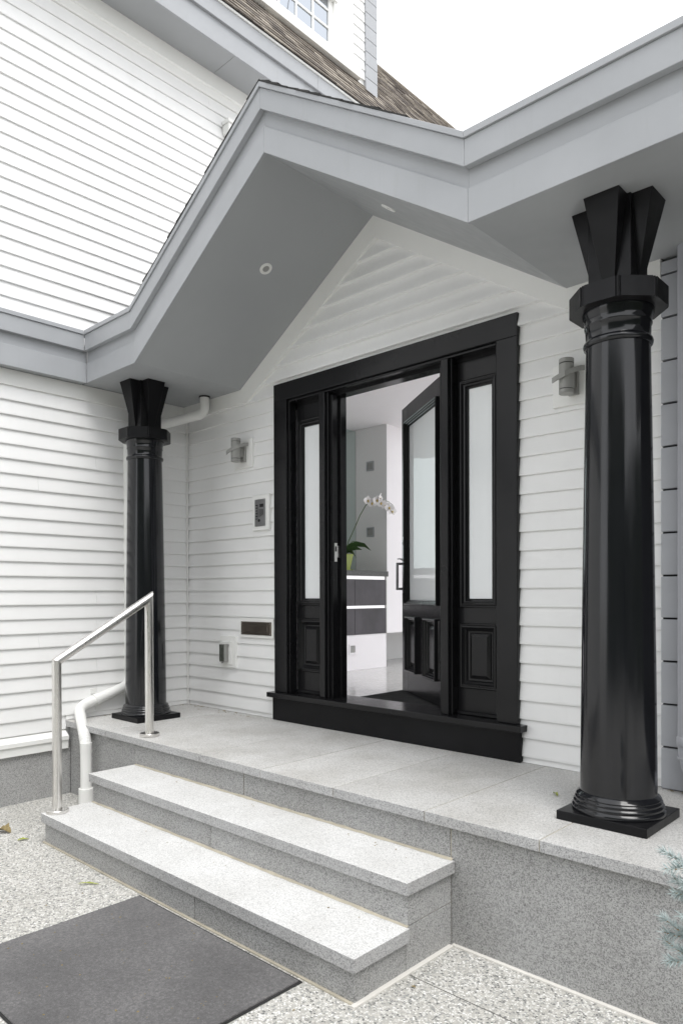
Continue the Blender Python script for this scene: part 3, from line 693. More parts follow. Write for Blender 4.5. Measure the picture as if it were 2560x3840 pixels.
# the door leaf, hinged at the right, swung inwards
HG = Vector((2.93, 0.09, 0.0)); DD = Vector((-0.81717, 0.5764, 0)); DN = Vector((-0.5764, -0.81717, 0))
dmp = lambda s, z, d: tuple(HG + DD*s + DN*d + Vector((0, 0, z)))
def dbox(name, s0, s1, z0, z1, d0, d1, mat, parent, bevel=0.0):
    v = [dmp(s, z, d) for z in (z0, z1) for s, d in ((s0, d0), (s1, d0), (s1, d1), (s0, d1))]
    o = mesh(name, v, BOXF, mat, None, bevel); o.parent = parent; return o
DOOR = dbox('front_door', 0.952, 1.117, 0.238, 2.585, -0.045, 0.0, BLACK, None, 0.002); ds(DOOR)
def dsub(o): o.parent = DOOR; return o
dbox('stile', 0.03, 0.2055, 0.238, 2.585, -0.045, 0.0, BLACK, DOOR, 0.002)
for a, b in ((2.415, 2.585), (0.85, 0.985), (0.238, 0.43)): dbox('rail', 0.2057, 0.9518, a, b, -0.045, -0.0003, BLACK, DOOR)
dbox('stile', 0.486, 0.677, 0.43, 0.85, -0.045, -0.0003, BLACK, DOOR)
gm = [(0, 0.0), (0.0, 0.030), (0.004, 0.036), (0.012, 0.034), (0.015, 0.024), (0.022, 0.022), (0.026, 0.012), (0.034, 0.010), (0.038, 0.000), (0.040, -0.012)]
dsub(rings('glass_moulding', (0.166, 0.965, 0.957, 2.442), gm, dmp, BLACK, None, False))
dsub(mesh('pane', [dmp(0.195, 0.985, -0.008), dmp(0.935, 0.985, -0.008), dmp(0.935, 2.415, -0.008), dmp(0.195, 2.415, -0.008)], [(0,1,2,3)], FROST))
pm = [(0, 0.0), (0.0, 0.030), (0.004, 0.034), (0.012, 0.032), (0.016, 0.022), (0.024, 0.018), (0.030, 0.006), (0.038, 0.002), (0.042, -0.010), (0.052, -0.012), (0.056, -0.006), (0.078, 0.004), (0.08, 0.004)]
for a, b in ((0.675, 0.958), (0.205, 0.488)): dsub(rings('panel', (a, b, 0.415, 0.860), pm, dmp, BLACK, None, True))
# pull handle, lock plate, cylinder
dbox('lock_plate', 1.045, 1.085, 1.05, 1.52, 0.0003, 0.003, STEELP, DOOR)
hp = [(1.067, 1.303, 0.003), (1.067, 1.303, 0.060), (1.067, 1.075, 0.060), (1.067, 1.075, 0.003)]
v, f = [], []
for (s, z, d), (ss, zz) in zip(hp, ((1, 1), (1, 1), (1, 1), (1, 1))): pass
for nm, a in (('pull_handle', (1.057, 1.077, 1.075, 1.303, 0.048, 0.066)), ('handle_arm', (1.057, 1.077, 1.283, 1.303, 0.0032, 0.0478)), ('handle_arm', (1.057, 1.077, 1.075, 1.095, 0.0032, 0.0478))): dbox(nm, *a, STEELP, DOOR, 0.002)
lv = [dmp(1.065, 1.325, 0.004), dmp(1.066, 1.330, 0.02), dmp(1.07, 1.336, 0.040), dmp(1.075, 1.332, 0.055)]
dsub(tube('thumb_latch', lv, [0.011, 0.008, 0.006, 0.004], STEELP, None, 8))
lk = [dmp(1.066, 1.465, 0.003), dmp(1.066, 1.465, 0.014)]; dsub(tube('lock_cylinder', lk, 0.015, STEELP, None, 16))
for z in (0.55, 1.4, 2.3): dsub(tube('hinge', [dmp(0.022, z-0.05, -0.01), dmp(0.022, z+0.05, -0.01)], 0.008, STEELP, None, 8))

# ================================================================== INTERIOR (seen through the open door)
FZ = 0.218; CZ = 2.976; XW = 0.56; YW = 2.296
fl = struct(box('interior_floor', -3.2, 4.7, 0.2155, 7.0, FZ-0.1, FZ-0.0025, MORTAR))
for i, a in enumerate((-3.2, -2.4, -1.6, -0.8, 0.0, 0.8, 1.6, 2.4, 3.2, 4.0)):
    for b in (0.2155, 1.02, 1.82, 2.62, 3.42, 4.22, 5.02, 5.82):
        b1 = {0.2155: 1.02}.get(b, b+0.8)
        o = box('floor_tile', a+0.001, min(a+0.8, 4.7)-0.001, b+0.001, min(b1, 7.0)-0.001, FZ-0.02, FZ, GRAN_IN); o.parent = fl
ce = struct(box('interior_ceiling', -3.2, 4.7, 0.15, 0.6, CZ, CZ+0.02, INWHITE))  # ceiling left open out of view, an added gap to light the hall
for nm, a in (('ceiling_panel', (-3.2, 2.25, 0.6, 2.6)), ('ceiling_panel', (-3.2, 0.7, 2.6, 7.0)), ('ceiling_panel', (0.701, 4.7, 5.8, 7.0))):
    o = box(nm, a[0], a[1], a[2]+.001, a[3], CZ, CZ+0.02, INWHITE); o.parent = ce
iw = struct(box('interior_wall', -3.2, XW-0.0005, YW, YW+0.12, 1.20, CZ-0.0005, INGREY))
wl = struct(box('interior_wall', XW-0.12, XW, YW+0.1205, 4.4, 0.600, CZ-0.0005, INWHITE)); 
box('wall_end', XW-0.001, XW+0.0006, YW+0.0, YW+0.1203, 0.600, CZ-0.0005, INWHITE).parent = wl
wb = struct(box('interior_wall', XW-0.10, XW+0.004, 0.16, YW-0.02, FZ+0.0005, 0.600, INWHITE))
wf = struct(box('interior_wall', -3.2, 2.6, 5.0, 5.12, FZ+0.08, CZ-0.0005, INGREY)); box('skirting', -3.2, 2.6, 4.985, 5.0, FZ+0.0005, FZ+0.079, BLACKM).parent = wf
struct(box('interior_wall', -3.3, -3.2, 0.15, 7.0, FZ, CZ, INWHITE))
struct(box('interior_wall', -3.2, 1.40, 0.1405, 0.155, FZ, CZ, INWHITE)); struct(box('interior_wall', 3.42, 4.7, 0.1405, 0.155, FZ, CZ, INWHITE))
struct(box('interior_wall', 1.40, 3.42, 0.1505, 0.16, 2.70, CZ, INWHITE))
# mirror on the wall behind the worktop
mr = tag(box('mirror', 0.060, 0.088, 0.4, YW-0.006, 1.33, 2.965, MIRROR), 'tall frameless mirror left of the grey hall wall, partly hidden by the door jamb', 'mirror')
box('mirror_edge', 0.060, 0.0885, YW-0.0058, YW-0.0005, 1.33, 2.965, LAMPG).parent = mr
struct(box('interior_wall', -0.05, 0.0595, 0.16, YW-0.0005, 1.2, CZ-0.001, INGREY))
# floating drawer bench
BN = thing('drawer_bench', 'floating dark oak drawer bench with granite top and lit white channels inside the hall', 'bench', (0.5, 1.5, 0.6))
def bn(o): child_keep(o, BN); return o
bn(box('worktop', 0.088, XW+0.024, 0.17, YW-0.001, 1.242, 1.300, GRAN_TOP, None, 0.002))
bn(box('carcass', 0.10, XW-0.02, 0.18, YW-0.003, 0.605, 1.2415, DARKWOOD))
for a, b in ((0.18, 0.95), (0.953, 1.738), (1.742, 2.272)):
    bn(box('drawer_front', XW-0.0195, XW+0.012, a, b, 0.918, 1.203, DARKWOOD, None, 0.001)); bn(box('drawer_front', XW-0.0195, XW+0.012, a, b, 0.602, 0.884, DARKWOOD, None, 0.001))
for z0, z1 in ((1.2055, 1.2415), (0.8865, 0.916)): bn(box('light_channel', XW-0.0195, XW+0.002, 0.18, 2.252, z0, z1, LED))
bn(box('end_panel', XW-0.0195, XW+0.010, 2.2735, YW-0.0008, 0.602, 1.2415, INGREY))
# square recessed wall lights
def sq(x, z, horiz, label, yc=None):
    T = thing('recessed_wall_light', label, 'light', (x, YW, z) if horiz else (XW+0.004, yc, z), 'square recessed wall lights')
    h = 0.055
    if horiz: mp = lambda s, zz, d: (s, -d, zz)
    else: mp = lambda s, zz, d: (d, s, zz)
    rings('frame', (-h, h, -h, h), [(0, 0.0), (0, 0.010), (0.016, 0.010), (0.018, 0.0012)], mp, STEELP if horiz else INWHITE, T, False)
    rings('lens', (-h+0.0175, h-0.0175, -h+0.0175, h-0.0175), [(0, 0.001), (0.002, 0.0035)], mp, LAMPG, T, True)
sq(0.317, 2.526, True, 'square grey wall light high on the grey hall wall above the orchid')
sq(0.317, 1.762, True, 'square grey wall light low on the grey hall wall beside the orchid stem')
sq(0, 0.449, False, 'square white wall light below the dark drawers near the floor', 1.705)
# ceiling spot
# interior barrier mat
im = thing('entrance_mat', 'black ribbed mat on the hall floor just inside the open door', 'mat', (2.4, 0.7, FZ))
IMW = (1.966, 2.95, 0.222, 1.35)
o = box('mat_base', IMW[0], IMW[1], IMW[2], IMW[3], FZ+0.0005, FZ+0.006, RUBBER); child_keep(o, im)
v, f = [], []
yy = IMW[2]+0.01
while yy < IMW[3]-0.01:
    b0 = len(v); v += [(IMW[0]+0.006, yy, FZ+0.0062), (IMW[1]-0.006, yy, FZ+0.0062), (IMW[1]-0.006, yy+0.006, FZ+0.0105), (IMW[0]+0.006, yy+0.006, FZ+0.0105), (IMW[1]-0.006, yy+0.012, FZ+0.0062), (IMW[0]+0.006, yy+0.012, FZ+0.0062)]
    f += [(b0, b0+1, b0+2, b0+3), (b0+3, b0+2, b0+4, b0+5)]; yy += 0.018
o = mesh('mat_ribs', v, f, RUBBER); child_keep(o, im); o['kind'] = 'stuff'

# orchid in a square lime pot on the worktop
OR_ = Vector((0.30, 1.86, 1.3005))
OT = thing('potted_orchid', 'white orchid arching from a lime green square pot on the dark worktop', 'plant', OR_)
def frust(name, h0, h1, z0, z1, mat): return mesh(name, [(-h0,-h0,z0),(h0,-h0,z0),(h0,h0,z0),(-h0,h0,z0),(-h1,-h1,z1),(h1,-h1,z1),(h1,h1,z1),(-h1,h1,z1)], BOXF, mat, OT, 0.004, seg=2)
frust('saucer', 0.066, 0.072, 0.0, 0.018, POT); frust('pot', 0.050, 0.076, 0.0185, 0.190, POT); frust('potting_bark', 0.066, 0.062, 0.1905, 0.197, BARK)
def leaf(name, path, width, mat, parent, cup=0.15):
    path = [Vector(p) for p in path]; v, f = [], []; n = len(path)
    for i, p in enumerate(path):
        t = i/(n-1); w = width*math.sin(math.pi*min(1, 0.12+0.88*t))**0.7 if i < n-1 else 0.002
        d = (path[min(i+1, n-1)]-path[max(i-1, 0)]).normalized(); sd_ = d.cross(Vector((0,0,1))); sd_ = (sd_.normalized()*0.6 + Vector((0,0,0.8))).normalized()
        nn = sd_.cross(d)
        v += [p - sd_*w + nn*w*cup, p - nn*0.0, p + sd_*w + nn*w*cup]
    for i in range(n-1):
        f += [(3*i, 3*i+1, 3*i+4, 3*i+3), (3*i+1, 3*i+2, 3*i+5, 3*i+4)]
    return mesh(name, v, f, mat, parent, smooth=True)
RTv = Vector((rt.x, rt.y, 0))      # image-right direction, used only to orient the plant as photographed
def ow(a, b, c): return RTv*a + Vector((-RTv.y, RTv.x, 0))*b + Vector((0, 0, c))
leaf('leaf', [ow(0, 0, 0.20), ow(0.06, -0.01, 0.275), ow(0.14, -0.02, 0.30), ow(0.23, -0.03, 0.285), ow(0.30, -0.04, 0.225)], 0.036, LEAFG, OT)
leaf('leaf', [ow(0, 0, 0.20), ow(0.06, -0.03, 0.245), ow(0.13, -0.05, 0.255), ow(0.20, -0.06, 0.235)], 0.034, LEAFG, OT)
leaf('leaf', [ow(0, 0, 0.20), ow(0.05, -0.05, 0.225), ow(0.10, -0.07, 0.20), ow(0.14, -0.08, 0.14)], 0.026, LEAFG, OT)
leaf('leaf', [ow(0, 0, 0.20), ow(-0.06, 0.0, 0.26), ow(-0.13, 0.0, 0.27), ow(-0.19, 0.0, 0.22)], 0.036, LEAFG, OT)
leaf('leaf', [ow(0, 0, 0.20), ow(-0.05, -0.05, 0.24), ow(-0.10, -0.09, 0.23), ow(-0.14, -0.12, 0.17)], 0.03, LEAFG, OT)
leaf('leaf', [ow(0, 0, 0.20), ow(0.02, 0.06, 0.26), ow(0.03, 0.12, 0.28), ow(0.04, 0.18, 0.25)], 0.034, LEAFG, OT)
stem = [ow(0.01, 0, 0.19), ow(0.05, 0, 0.33), ow(0.12, 0, 0.48), ow(0.18, 0, 0.62), ow(0.245, 0, 0.735), ow(0.32, 0, 0.795), ow(0.42, 0, 0.80), ow(0.50, 0, 0.775), ow(0.555, 0, 0.73)]
tube('stem', stem, [0.005]*6+[0.004, 0.003, 0.002], STEMG, OT, 8)
tube('stem', [ow(0.015, 0.01, 0.19), ow(0.065, 0.01, 0.30), ow(0.10, 0.0, 0.335), ow(0.135, 0, 0.325)], 0.004, STEMG, OT, 6)
def flower(c, sc, yaw):
    face = (Vector((CAM.x, CAM.y, 0)) - Vector((OR_.x, OR_.y, 0))).normalized(); face = Matrix.Rotation(yaw, 3, 'Z') @ face
    face = (face + Vector((0, 0, -0.15))).normalized(); sx = face.cross(Vector((0,0,1))).normalized(); sz = sx.cross(face)
    v, f = [], []
    for ang, L, Wd in ((90, 1.0, 0.75), (0, 1.1, 1.15), (180, 1.1, 1.15), (-130, 0.95, 0.7), (-50, 0.95, 0.7)):
        b0 = len(v); ca, sa = math.cos(R(ang)), math.sin(R(ang))
        for i in range(5):
            t = i/4; w = Wd*0.5*math.sin(math.pi*(0.1+0.85*t)); r_ = L*t
            for q in (-1, 0, 1):
                a_, b_ = r_*ca - q*w*sa, r_*sa + q*w*ca
                v.append(c + (sx*a_ + sz*b_)*sc + face*sc*(0.25*t - 0.12*abs(q) + (0.05 if ang in (0, 180) else 0)))
        for i in range(4):
            for q in range(2): f.append((b0+3*i+q, b0+3*i+q+1, b0+3*i+q+4, b0+3*i+q+3))
    o = mesh('flower', v, f, PETAL, OT, smooth=True)
    vv, ff = tube_geo([c+face*0.006, c+face*0.018-sz*0.012, c+face*0.022-sz*0.024], [0.010, 0.008, 0.003], 8)
    mesh('flower_throat', vv, ff, YELLOW, o)
for (a, z, y) in ((0.285, 0.775, 0.5), (0.335, 0.745, -0.2), (0.385, 0.775, 0.5), (0.435, 0.745, -0.1), (0.475, 0.725, 0.2), (0.525, 0.695, 0.1), (0.555, 0.66, 0.5), (0.42, 0.80, 1.2)):
    flower(ow(a-0.02, -0.03+rng.uniform(-.02, .02), z+0.01), 0.054, y)

# ================================================================== FITTINGS ON THE FRONT WALL
def wall_lamp(x, label):
    T = thing('wall_light', label, 'light', (x, 0, 2.28), 'grey cylinder wall lights')
    box('mounting_board', -0.115, 0.125, -0.040, 0.0, -0.142, 0.105, WHITE2, T, 0.003)
    box('back_plate', -0.012, 0.050, -0.062, -0.0405, -0.092, 0.066, LAMPG, T, 0.003)
    box('bracket', 0.0, 0.036, -0.085, -0.0622, -0.055, 0.030, LAMPG, T, 0.002)
    c = (0.012, -0.125, 0)
    lathe('lamp_body', [(0.038, -0.070), (0.0415, -0.068), (0.0415, 0.072), (0.038, 0.074)], c, LAMPG, T, 32)
    for a in (-0.0715, 0.0755): lathe('seam_ring', [(0.039, a-0.0014), (0.039, a+0.0014)], c, DARKGAP, T, 32)
    lathe('lamp_cap', [(0.0415, 0.0775), (0.0415, 0.100), (0.040, 0.102), (0.01, 0.1021)], c, LAMPG, T, 32)
    lathe('lamp_cap', [(0.030, -0.097), (0.038, -0.098), (0.0415, -0.096), (0.0415, -0.0735)], c, LAMPG, T, 32)
    lathe('lens', [(0.001, -0.0945), (0.0295, -0.0945), (0.0295, -0.090)], c, STEELP, T, 24)
    # flat strap swinging round the front of the cylinder
    path = [(-0.048, -0.175, -0.021), (-0.02, -0.180, -0.012), (0.025, -0.172, 0.006), (0.062, -0.135, 0.028), (0.078, -0.09, 0.045), (0.080, -0.05, 0.055)]
    v, f = [], []
    for i, p in enumerate(path):
        p = Vector(p); d = Vector(path[min(i+1, 5)]) - Vector(path[max(i-1, 0)]); d.z = 0; d.normalize(); nn = Vector((d.y, -d.x, 0))
        for a, b in ((0, -0.015), (0.007, -0.015), (0.007, 0.015), (0, 0.015)): v.append(p + nn*a + Vector((0, 0, b)))
    for i in range(5):
        for j in range(4): f.append((4*i+j, 4*i+(j+1) % 4, 4*i+4+(j+1) % 4, 4*i+4+j))
    f += [(0,1,2,3), (20,21,22,23)]
    mesh('strap', v, f, LAMPG, T)
wall_lamp(0.875, 'grey cylinder wall light on white board above the intercom')
wall_lamp(3.88, 'grey cylinder wall light between the door frame and the large column')

IC = thing('intercom', 'steel intercom panel with keypad and speaker slots left of the door frame', 'intercom', (1.11, 0, 1.735))
box('mounting_board', -0.108, 0.11, -0.040, 0.0, -0.15, 0.153, WHITE2, IC, 0.003)
box('steel_panel', -0.070, 0.064, -0.046, -0.0402, -0.115, 0.113, STEELP, IC, 0.0015)
box('camera_window', -0.004, 0.045, -0.0475, -0.0462, 0.045, 0.073, DARKGAP, IC)
box('keypad', -0.056, -0.030, -0.0472, -0.0462, -0.055, 0.068, DARKGAP, IC)
for r_ in range(5):
    for c_ in range(2): box('keypad_button', -0.0545+0.0125*c_, -0.0445+0.0125*c_, -0.0485, -0.0474, -0.050+0.0235*r_, -0.034+0.0235*r_, STEELP, IC)
for i in range(4): box('speaker_slot', -0.012+0.0155*i, -0.005+0.0155*i, -0.0468, -0.0462, -0.038+0.006*i, 0.032-0.002*i, DARKGAP, IC)
o = lathe('call_button', [(0.012, 0.0), (0.012, 0.004), (0.001, 0.005)], (0,0,0), DARKGAP, IC, 20); o.rotation_euler = (R(90), 0, 0); o.location = (-0.012, -0.0462, -0.066)

LS = thing('letter_slot', 'dark bronze letter slot plate beside the door frame base', 'letter slot', (1.045, 0, 0.752))
box('mounting_board', -0.222, 0.215, -0.038, 0.0, -0.082, 0.086, WHITE2, LS, 0.003)
mpl = lambda s, z, d: (s, -0.038-d, z)
rings('plate', (-0.198, 0.198, -0.056, 0.056), [(0, 0), (0, 0.005), (0.012, 0.008), (0.015, 0.005), (0.020, 0.005)], mpl, BRONZE, LS, True)
rings('flap', (-0.168, 0.160, -0.036, 0.032), [(0, 0.005), (0.001, 0.009), (0.006, 0.011), (0.010, 0.010)], mpl, BRONZE, LS, True)
for a in (-0.186, 0.186):
    for b in (-0.044, 0.044):
        o = lathe('screw', [(0.005, 0.0), (0.004, 0.003), (0.001, 0.003)], (0,0,0), STEELP, LS, 10); o.rotation_euler = (R(90), 0, 0); o.location = (a, -0.0432, b)

SK = thing('outdoor_socket', 'small grey outdoor socket with hinged cover low on the white wall', 'socket', (0.66, 0, 0.53))
box('mounting_board', -0.115, 0.105, -0.040, 0.0, -0.137, 0.143, WHITE2, SK, 0.003)
box('socket_plate', -0.075, 0.062, -0.052, -0.0402, -0.110, 0.098, WHITE2, SK, 0.004)
box('socket_cover', -0.050, 0.024, -0.100, -0.0522, -0.085, 0.074, LAMPG, SK, 0.004); box('cover_window', -0.046, 0.020, -0.104, -0.1002, -0.081, 0.070, DARKG, SK, 0.002)
box('cover_latch', -0.022, -0.004, -0.104, -0.086, -0.097, -0.0852, LAMPG, SK, 0.002)
o = lathe('hinge_pin', [(0.006, -0.006), (0.006, 0.006)], (0,0,0), STEELP, SK, 10); o.location = (0.032, -0.062, 0.066)

# ================================================================== DOWNPIPES
DP = thing('downpipe', 'white downpipe bending from the soffit, behind the left column and down to the ground', 'downpipe', (0.475, -0.145, 0))
def dp(o): child_keep(o, DP); return o
def smooth_path(pts, rad=0.09, n=7):
    pts = [Vector(p) for p in pts]; outp = [pts[0]]
    for i in range(1, len(pts)-1):
        a = (pts[i-1]-pts[i]); b = (pts[i+1]-pts[i]); r_ = min(rad, a.length*0.45, b.length*0.45)
        p0 = pts[i]+a.normalized()*r_; p2 = pts[i]+b.normalized()*r_
        for j in range(n+1):
            t = j/n; outp.append(p0*(1-t)**2 + pts[i]*2*t*(1-t) + p2*t*t)
    outp.append(pts[-1]); return outp
up_path = smooth_path([(0.47, -0.145, 2.817), (0.47, -0.145, 2.665), (0.062, -0.40, 2.575), (0.062, -0.665, 2.50), (0.062, -0.665, 0.25), (0.066, -1.14, 0.105), (0.47, -1.285, -0.115), (0.47, -1.285, ZG+0.01)], 0.085)
dp(tube('pipe', up_path, 0.043, PVC, None, 20))
# crimped ribs at the bends
def ribs(i0, i1):
    for i in range(i0, i1):
        for t in (0.0, 0.5):
            p = up_path[i].lerp(up_path[i+1], t); d = (up_path[i+1]-up_path[i]).normalized()
            dp(tube('elbow_rib', [p-d*0.003, p, p+d*0.003], [0.043, 0.0455, 0.043], PVC, None, 18, False))
ribs(1, 8)
ribs(8*4+1+8, 8*4+8+8)
dp(tube('socket', [(0.47, -1.285, -0.20), (0.47, -1.285, -0.185), (0.47, -1.285, -0.115)], [0.0432, 0.0446, 0.0446], PVC, None, 20))
dp(tube('ground_socket', [(0.47, -1.285, ZG-0.02), (0.47, -1.285, ZG+0.135)], 0.057, PVC, None, 24))
cp = Vector((0.066, -0.98, 0.154)); cd = (Vector((0.066, -1.14, 0.105))-Vector((0.062, -0.665, 0.25))).normalized()
dp(tube('pipe_clip', [cp-cd*0.02, cp+cd*0.02], 0.0485, PVC, None, 20))
dp(box('clip_tab', 0.022, 0.028, -1.015, -0.965, 0.20, 0.245, PVC, None, 0.002)); dp(box('clip_tab', 0.022, 0.028, -0.97, -0.92, 0.055, 0.10, PVC, None, 0.002))
o = lathe('escutcheon', [(0.044, 2.805), (0.05, 2.806), (0.05, 2.8175)], (0.47, -0.145, 0), DARKGAP, None, 24); dp(o)

GP = thing('downpipe', 'grey downpipe at the right picture edge in front of grey cladding blocks', 'downpipe', (4.545, -0.115, 0))
gp_path = smooth_path([(0, 0, 2.817), (0, 0, 0.20), (0.06, -0.02, 0.06), (0.30, -0.02, 0.055)], 0.08)
GREYP = paint('grey_downpipe_paint', (0.42, 0.43, 0.47), 0.35, 0.03, 0.03)
tube('pipe', gp_path, 0.050, GREYP, GP, 22)
tube('coupling', [(0, 0, 0.255), (0, 0, 0.262), (0, 0, 0.30), (0, 0, 0.307)], [0.051, 0.056, 0.056, 0.051], GREYP, GP, 22)
tube('coupling', [(0, 0, 0.19), (0, 0, 0.195), (0, 0, 0.203)], [0.0505, 0.053, 0.0505], GREYP, GP, 22)

HP = thing('rainwater_head', 'small white rainwater head and pipe on the upper white wall', 'rainwater head', (0.022, 0.50, 5.62))
box('head_box', 0.0, 0.10, -0.09, 0.13, -0.02, 0.075, PVC, HP, 0.004); box('head_lip', 0.0, 0.112, -0.10, 0.14, 0.0752, 0.115, PVC, HP, 0.004)
tube('pipe', [(0.05, 0.0, -0.022), (0.05, 0.0, -2.2)], 0.034, PVC, HP, 16)

# ================================================================== HANDRAIL
HR = thing('handrail', 'brushed stainless steel handrail with two posts on the granite steps', 'handrail', (1.113, -1.46, 0))
def hr(o): child_keep(o, HR); return o
pl, pu = Vector((1.113, -1.818, T1[5])), Vector((1.113, -1.118, 0.0))
rr = 0.0305
tl_, tu_ = Vector((1.113, -1.818, 0.600)), Vector((1.113, -1.118, 1.015))
hp = [pl+Vector((0,0,0.012)), tl_, tu_, pu+Vector((0,0,0.012))]
v, f = tube_geo(hp, rr, 24, True)
def seg_tube(name, a, b, na, nb):
    """straight tube cut by mitre planes"""
    d = (b-a).normalized(); u = d.orthogonal().normalized(); w = d.cross(u); V, F = [], []
    for (p, nrm) in ((a, na), (b, nb)):
        for j in range(28):
            t = 2*math.pi*j/28; q = (u*math.cos(t)+w*math.sin(t))*rr
            V.append(p + q - d*(q.dot(nrm)/d.dot(nrm)))
    for j in range(28): F.append((j, (j+1) % 28, 28+(j+1) % 28, 28+j))
    F += [tuple(range(28)), tuple(range(28, 56))]
    return hr(shade_auto(mesh(name, V, F, STEEL), 40))
zv = Vector((0,0,1)); rd = (tu_-tl_).normalized()
m1 = (zv+rd).normalized(); m2 = (rd-zv).normalized()
seg_tube('post', hp[0], tl_-zv*0.0006, zv, m1); seg_tube('rail', tl_, tu_, m1, m2); seg_tube('post', hp[3], tu_-zv*0.0006, zv, m2)
for p in (pl, pu): hr(lathe('flange', [(0.070, 0.0006), (0.072, 0.002), (0.072, 0.020), (0.069, 0.023), (0.0315, 0.0235)], p, STEEL, None, 36))

# ================================================================== MAT, LEAVES, SPRUCE
mt = thing('doormat', 'large grey felt doormat lying at the foot of the steps', 'mat', (2.92, -2.4, ZG))
child_keep(box('mat_pile', 2.295, 3.555, -2.868, -1.918, ZG+0.003, ZG+0.011, FELT, None, 0.002), mt)
child_keep(box('mat_border', 2.283, 3.567, -2.880, -1.906, ZG+0.0012, ZG+0.006, RUBBER, None, 0.002), mt)

def fallen(name, x, y, z, L, wd, rot, mat, label, curl=0.3):
    n = 7; v, f = [], []
    for i in range(n):
        t = i/(n-1); w = wd*math.sin(math.pi*(0.06+0.9*t))**0.8*(1+0.25*math.sin(5*t*3))
        zc = 0.004 + curl*L*(0.10*math.sin(math.pi*t*1.3)+0.06*t)
        v += [(L*(t-.5), -w, zc+curl*w*0.9), (L*(t-.5), 0, zc), (L*(t-.5), w, zc+curl*w*1.2)]
    for i in range(n-1): f += [(3*i, 3*i+1, 3*i+4, 3*i+3), (3*i+1, 3*i+2, 3*i+5, 3*i+4)]
    o = mesh(name, v, f, mat, smooth=True); o.location = (x, y, z); o.rotation_euler = (0, 0, rot)
    return tag(o, label, 'leaf')
fallen('fallen_leaf', 0.66, -1.985, ZG+0.002, 0.11, 0.035, 0.4, DRY, 'curled brown dry leaf on the paving at the left picture edge', 0.8)
fallen('fallen_leaf', 0.915, -1.963, ZG+0.001, 0.07, 0.014, 1.3, GRNLEAF, 'small yellow green leaf on the paving left of the bottom step', 0.4)
fallen('fallen_leaf', 1.93, -2.02, ZG+0.001, 0.12, 0.008, 0.7, GRNLEAF, 'thin green leaf sliver on the paving near the mat corner', 0.3)
fallen('fallen_leaf', 4.037, -0.555, 0.001, 0.055, 0.010, 2.4, GRNLEAF, 'small yellow leaf on the porch slab left of the large column', 0.8)
fallen('fallen_leaf', 3.935, -1.62, ZG+0.001, 0.02, 0.006, 0.4, DRY, 'tiny brown leaf scrap on the paving beside the step corner', 0.5)
# scraps of plant litter at the wall foot
lv_, lf_ = [], []
for i in range(70):
    q = rng.random()
    if q < 0.5: c = Vector((rng.uniform(0.10, 1.1), -0.03-abs(rng.gauss(0, 0.05)), 0.003))
    elif q < 0.75: c = Vector((0.04+abs(rng.gauss(0, 0.04)), rng.uniform(-1.15, -0.05), 0.003))
    else: c = Vector((rng.uniform(4.40, 4.75), -0.065-abs(rng.gauss(0, 0.015)), 0.003))
    a = rng.uniform(0, 6.28); L = rng.uniform(0.004, 0.02); w = L*rng.uniform(0.12, 0.5); d = Vector((math.cos(a), math.sin(a), 0)); s_ = Vector((-d.y, d.x, 0)); b0 = len(lv_)
    lv_ += [c-d*L, c+s_*w+Vector((0,0,0.003)), c+d*L+Vector((0,0,0.002)), c-s_*w]; lf_.append((b0, b0+1, b0+2, b0+3))
o = mesh('leaf_litter', lv_, lf_, DRY); o['kind'] = 'stuff'; o['label'] = 'fine brown plant litter swept against the foot of the walls'; o['category'] = 'litter'

# blue spruce at the right edge
SP = thing('blue_spruce', 'blue spruce shrub poking into the right picture edge beside the porch wall', 'shrub', (5.595, -1.95, ZG))
sp_r = random.Random(11)
tube('trunk', [(0,0,-0.02), (0.01,0,0.4), (0.0,0.01,0.9), (0,0,1.35)], [0.035, 0.028, 0.016, 0.005], BARK, SP, 10)
nvs, nfs = [], []
def needle_spray(a, b, cnt):
    ax = (b-a); L = ax.length; ax.normalize(); u = ax.orthogonal().normalized(); w = ax.cross(u)
    for i in range(cnt):
        t = sp_r.random()**0.8; p = a + ax*L*t; th = sp_r.uniform(0, 6.283); ln = sp_r.uniform(0.020, 0.033)
        spread = 0.9 if t < 0.93 else sp_r.uniform(0.2, 1.0)
        d = (ax*sp_r.uniform(0.35, 0.9) + (u*math.cos(th)+w*math.sin(th))*spread).normalized()
        s_ = d.cross(Vector((sp_r.uniform(-1,1), sp_r.uniform(-1,1), sp_r.uniform(-1,1)))).normalized()*0.0011
        b0 = len(nvs); nvs.extend([p-s_, p+s_, p+d*ln*0.6+s_, p+d*ln*0.6-s_, p+d*ln]); nfs.append((b0, b0+1, b0+2, b0+3)); nfs.append((b0+3, b0+2, b0+4))
tips = []
def twig(a, b, r0_, cnt):
    tube('branch', [a, a.lerp(b, 0.5)+Vector((0,0,-0.006)), b], [r0_, r0_*0.7, r0_*0.4], TWIG, SP, 6); needle_spray(a, b, cnt)
want = [(4.925, 0.245), (4.985, 0.20), (4.955, 0.165), (4.985, 0.13), (4.975, 0.045), (4.94, -0.02), (4.905, 0.015), (4.985, -0.045), (5.005, -0.19)]
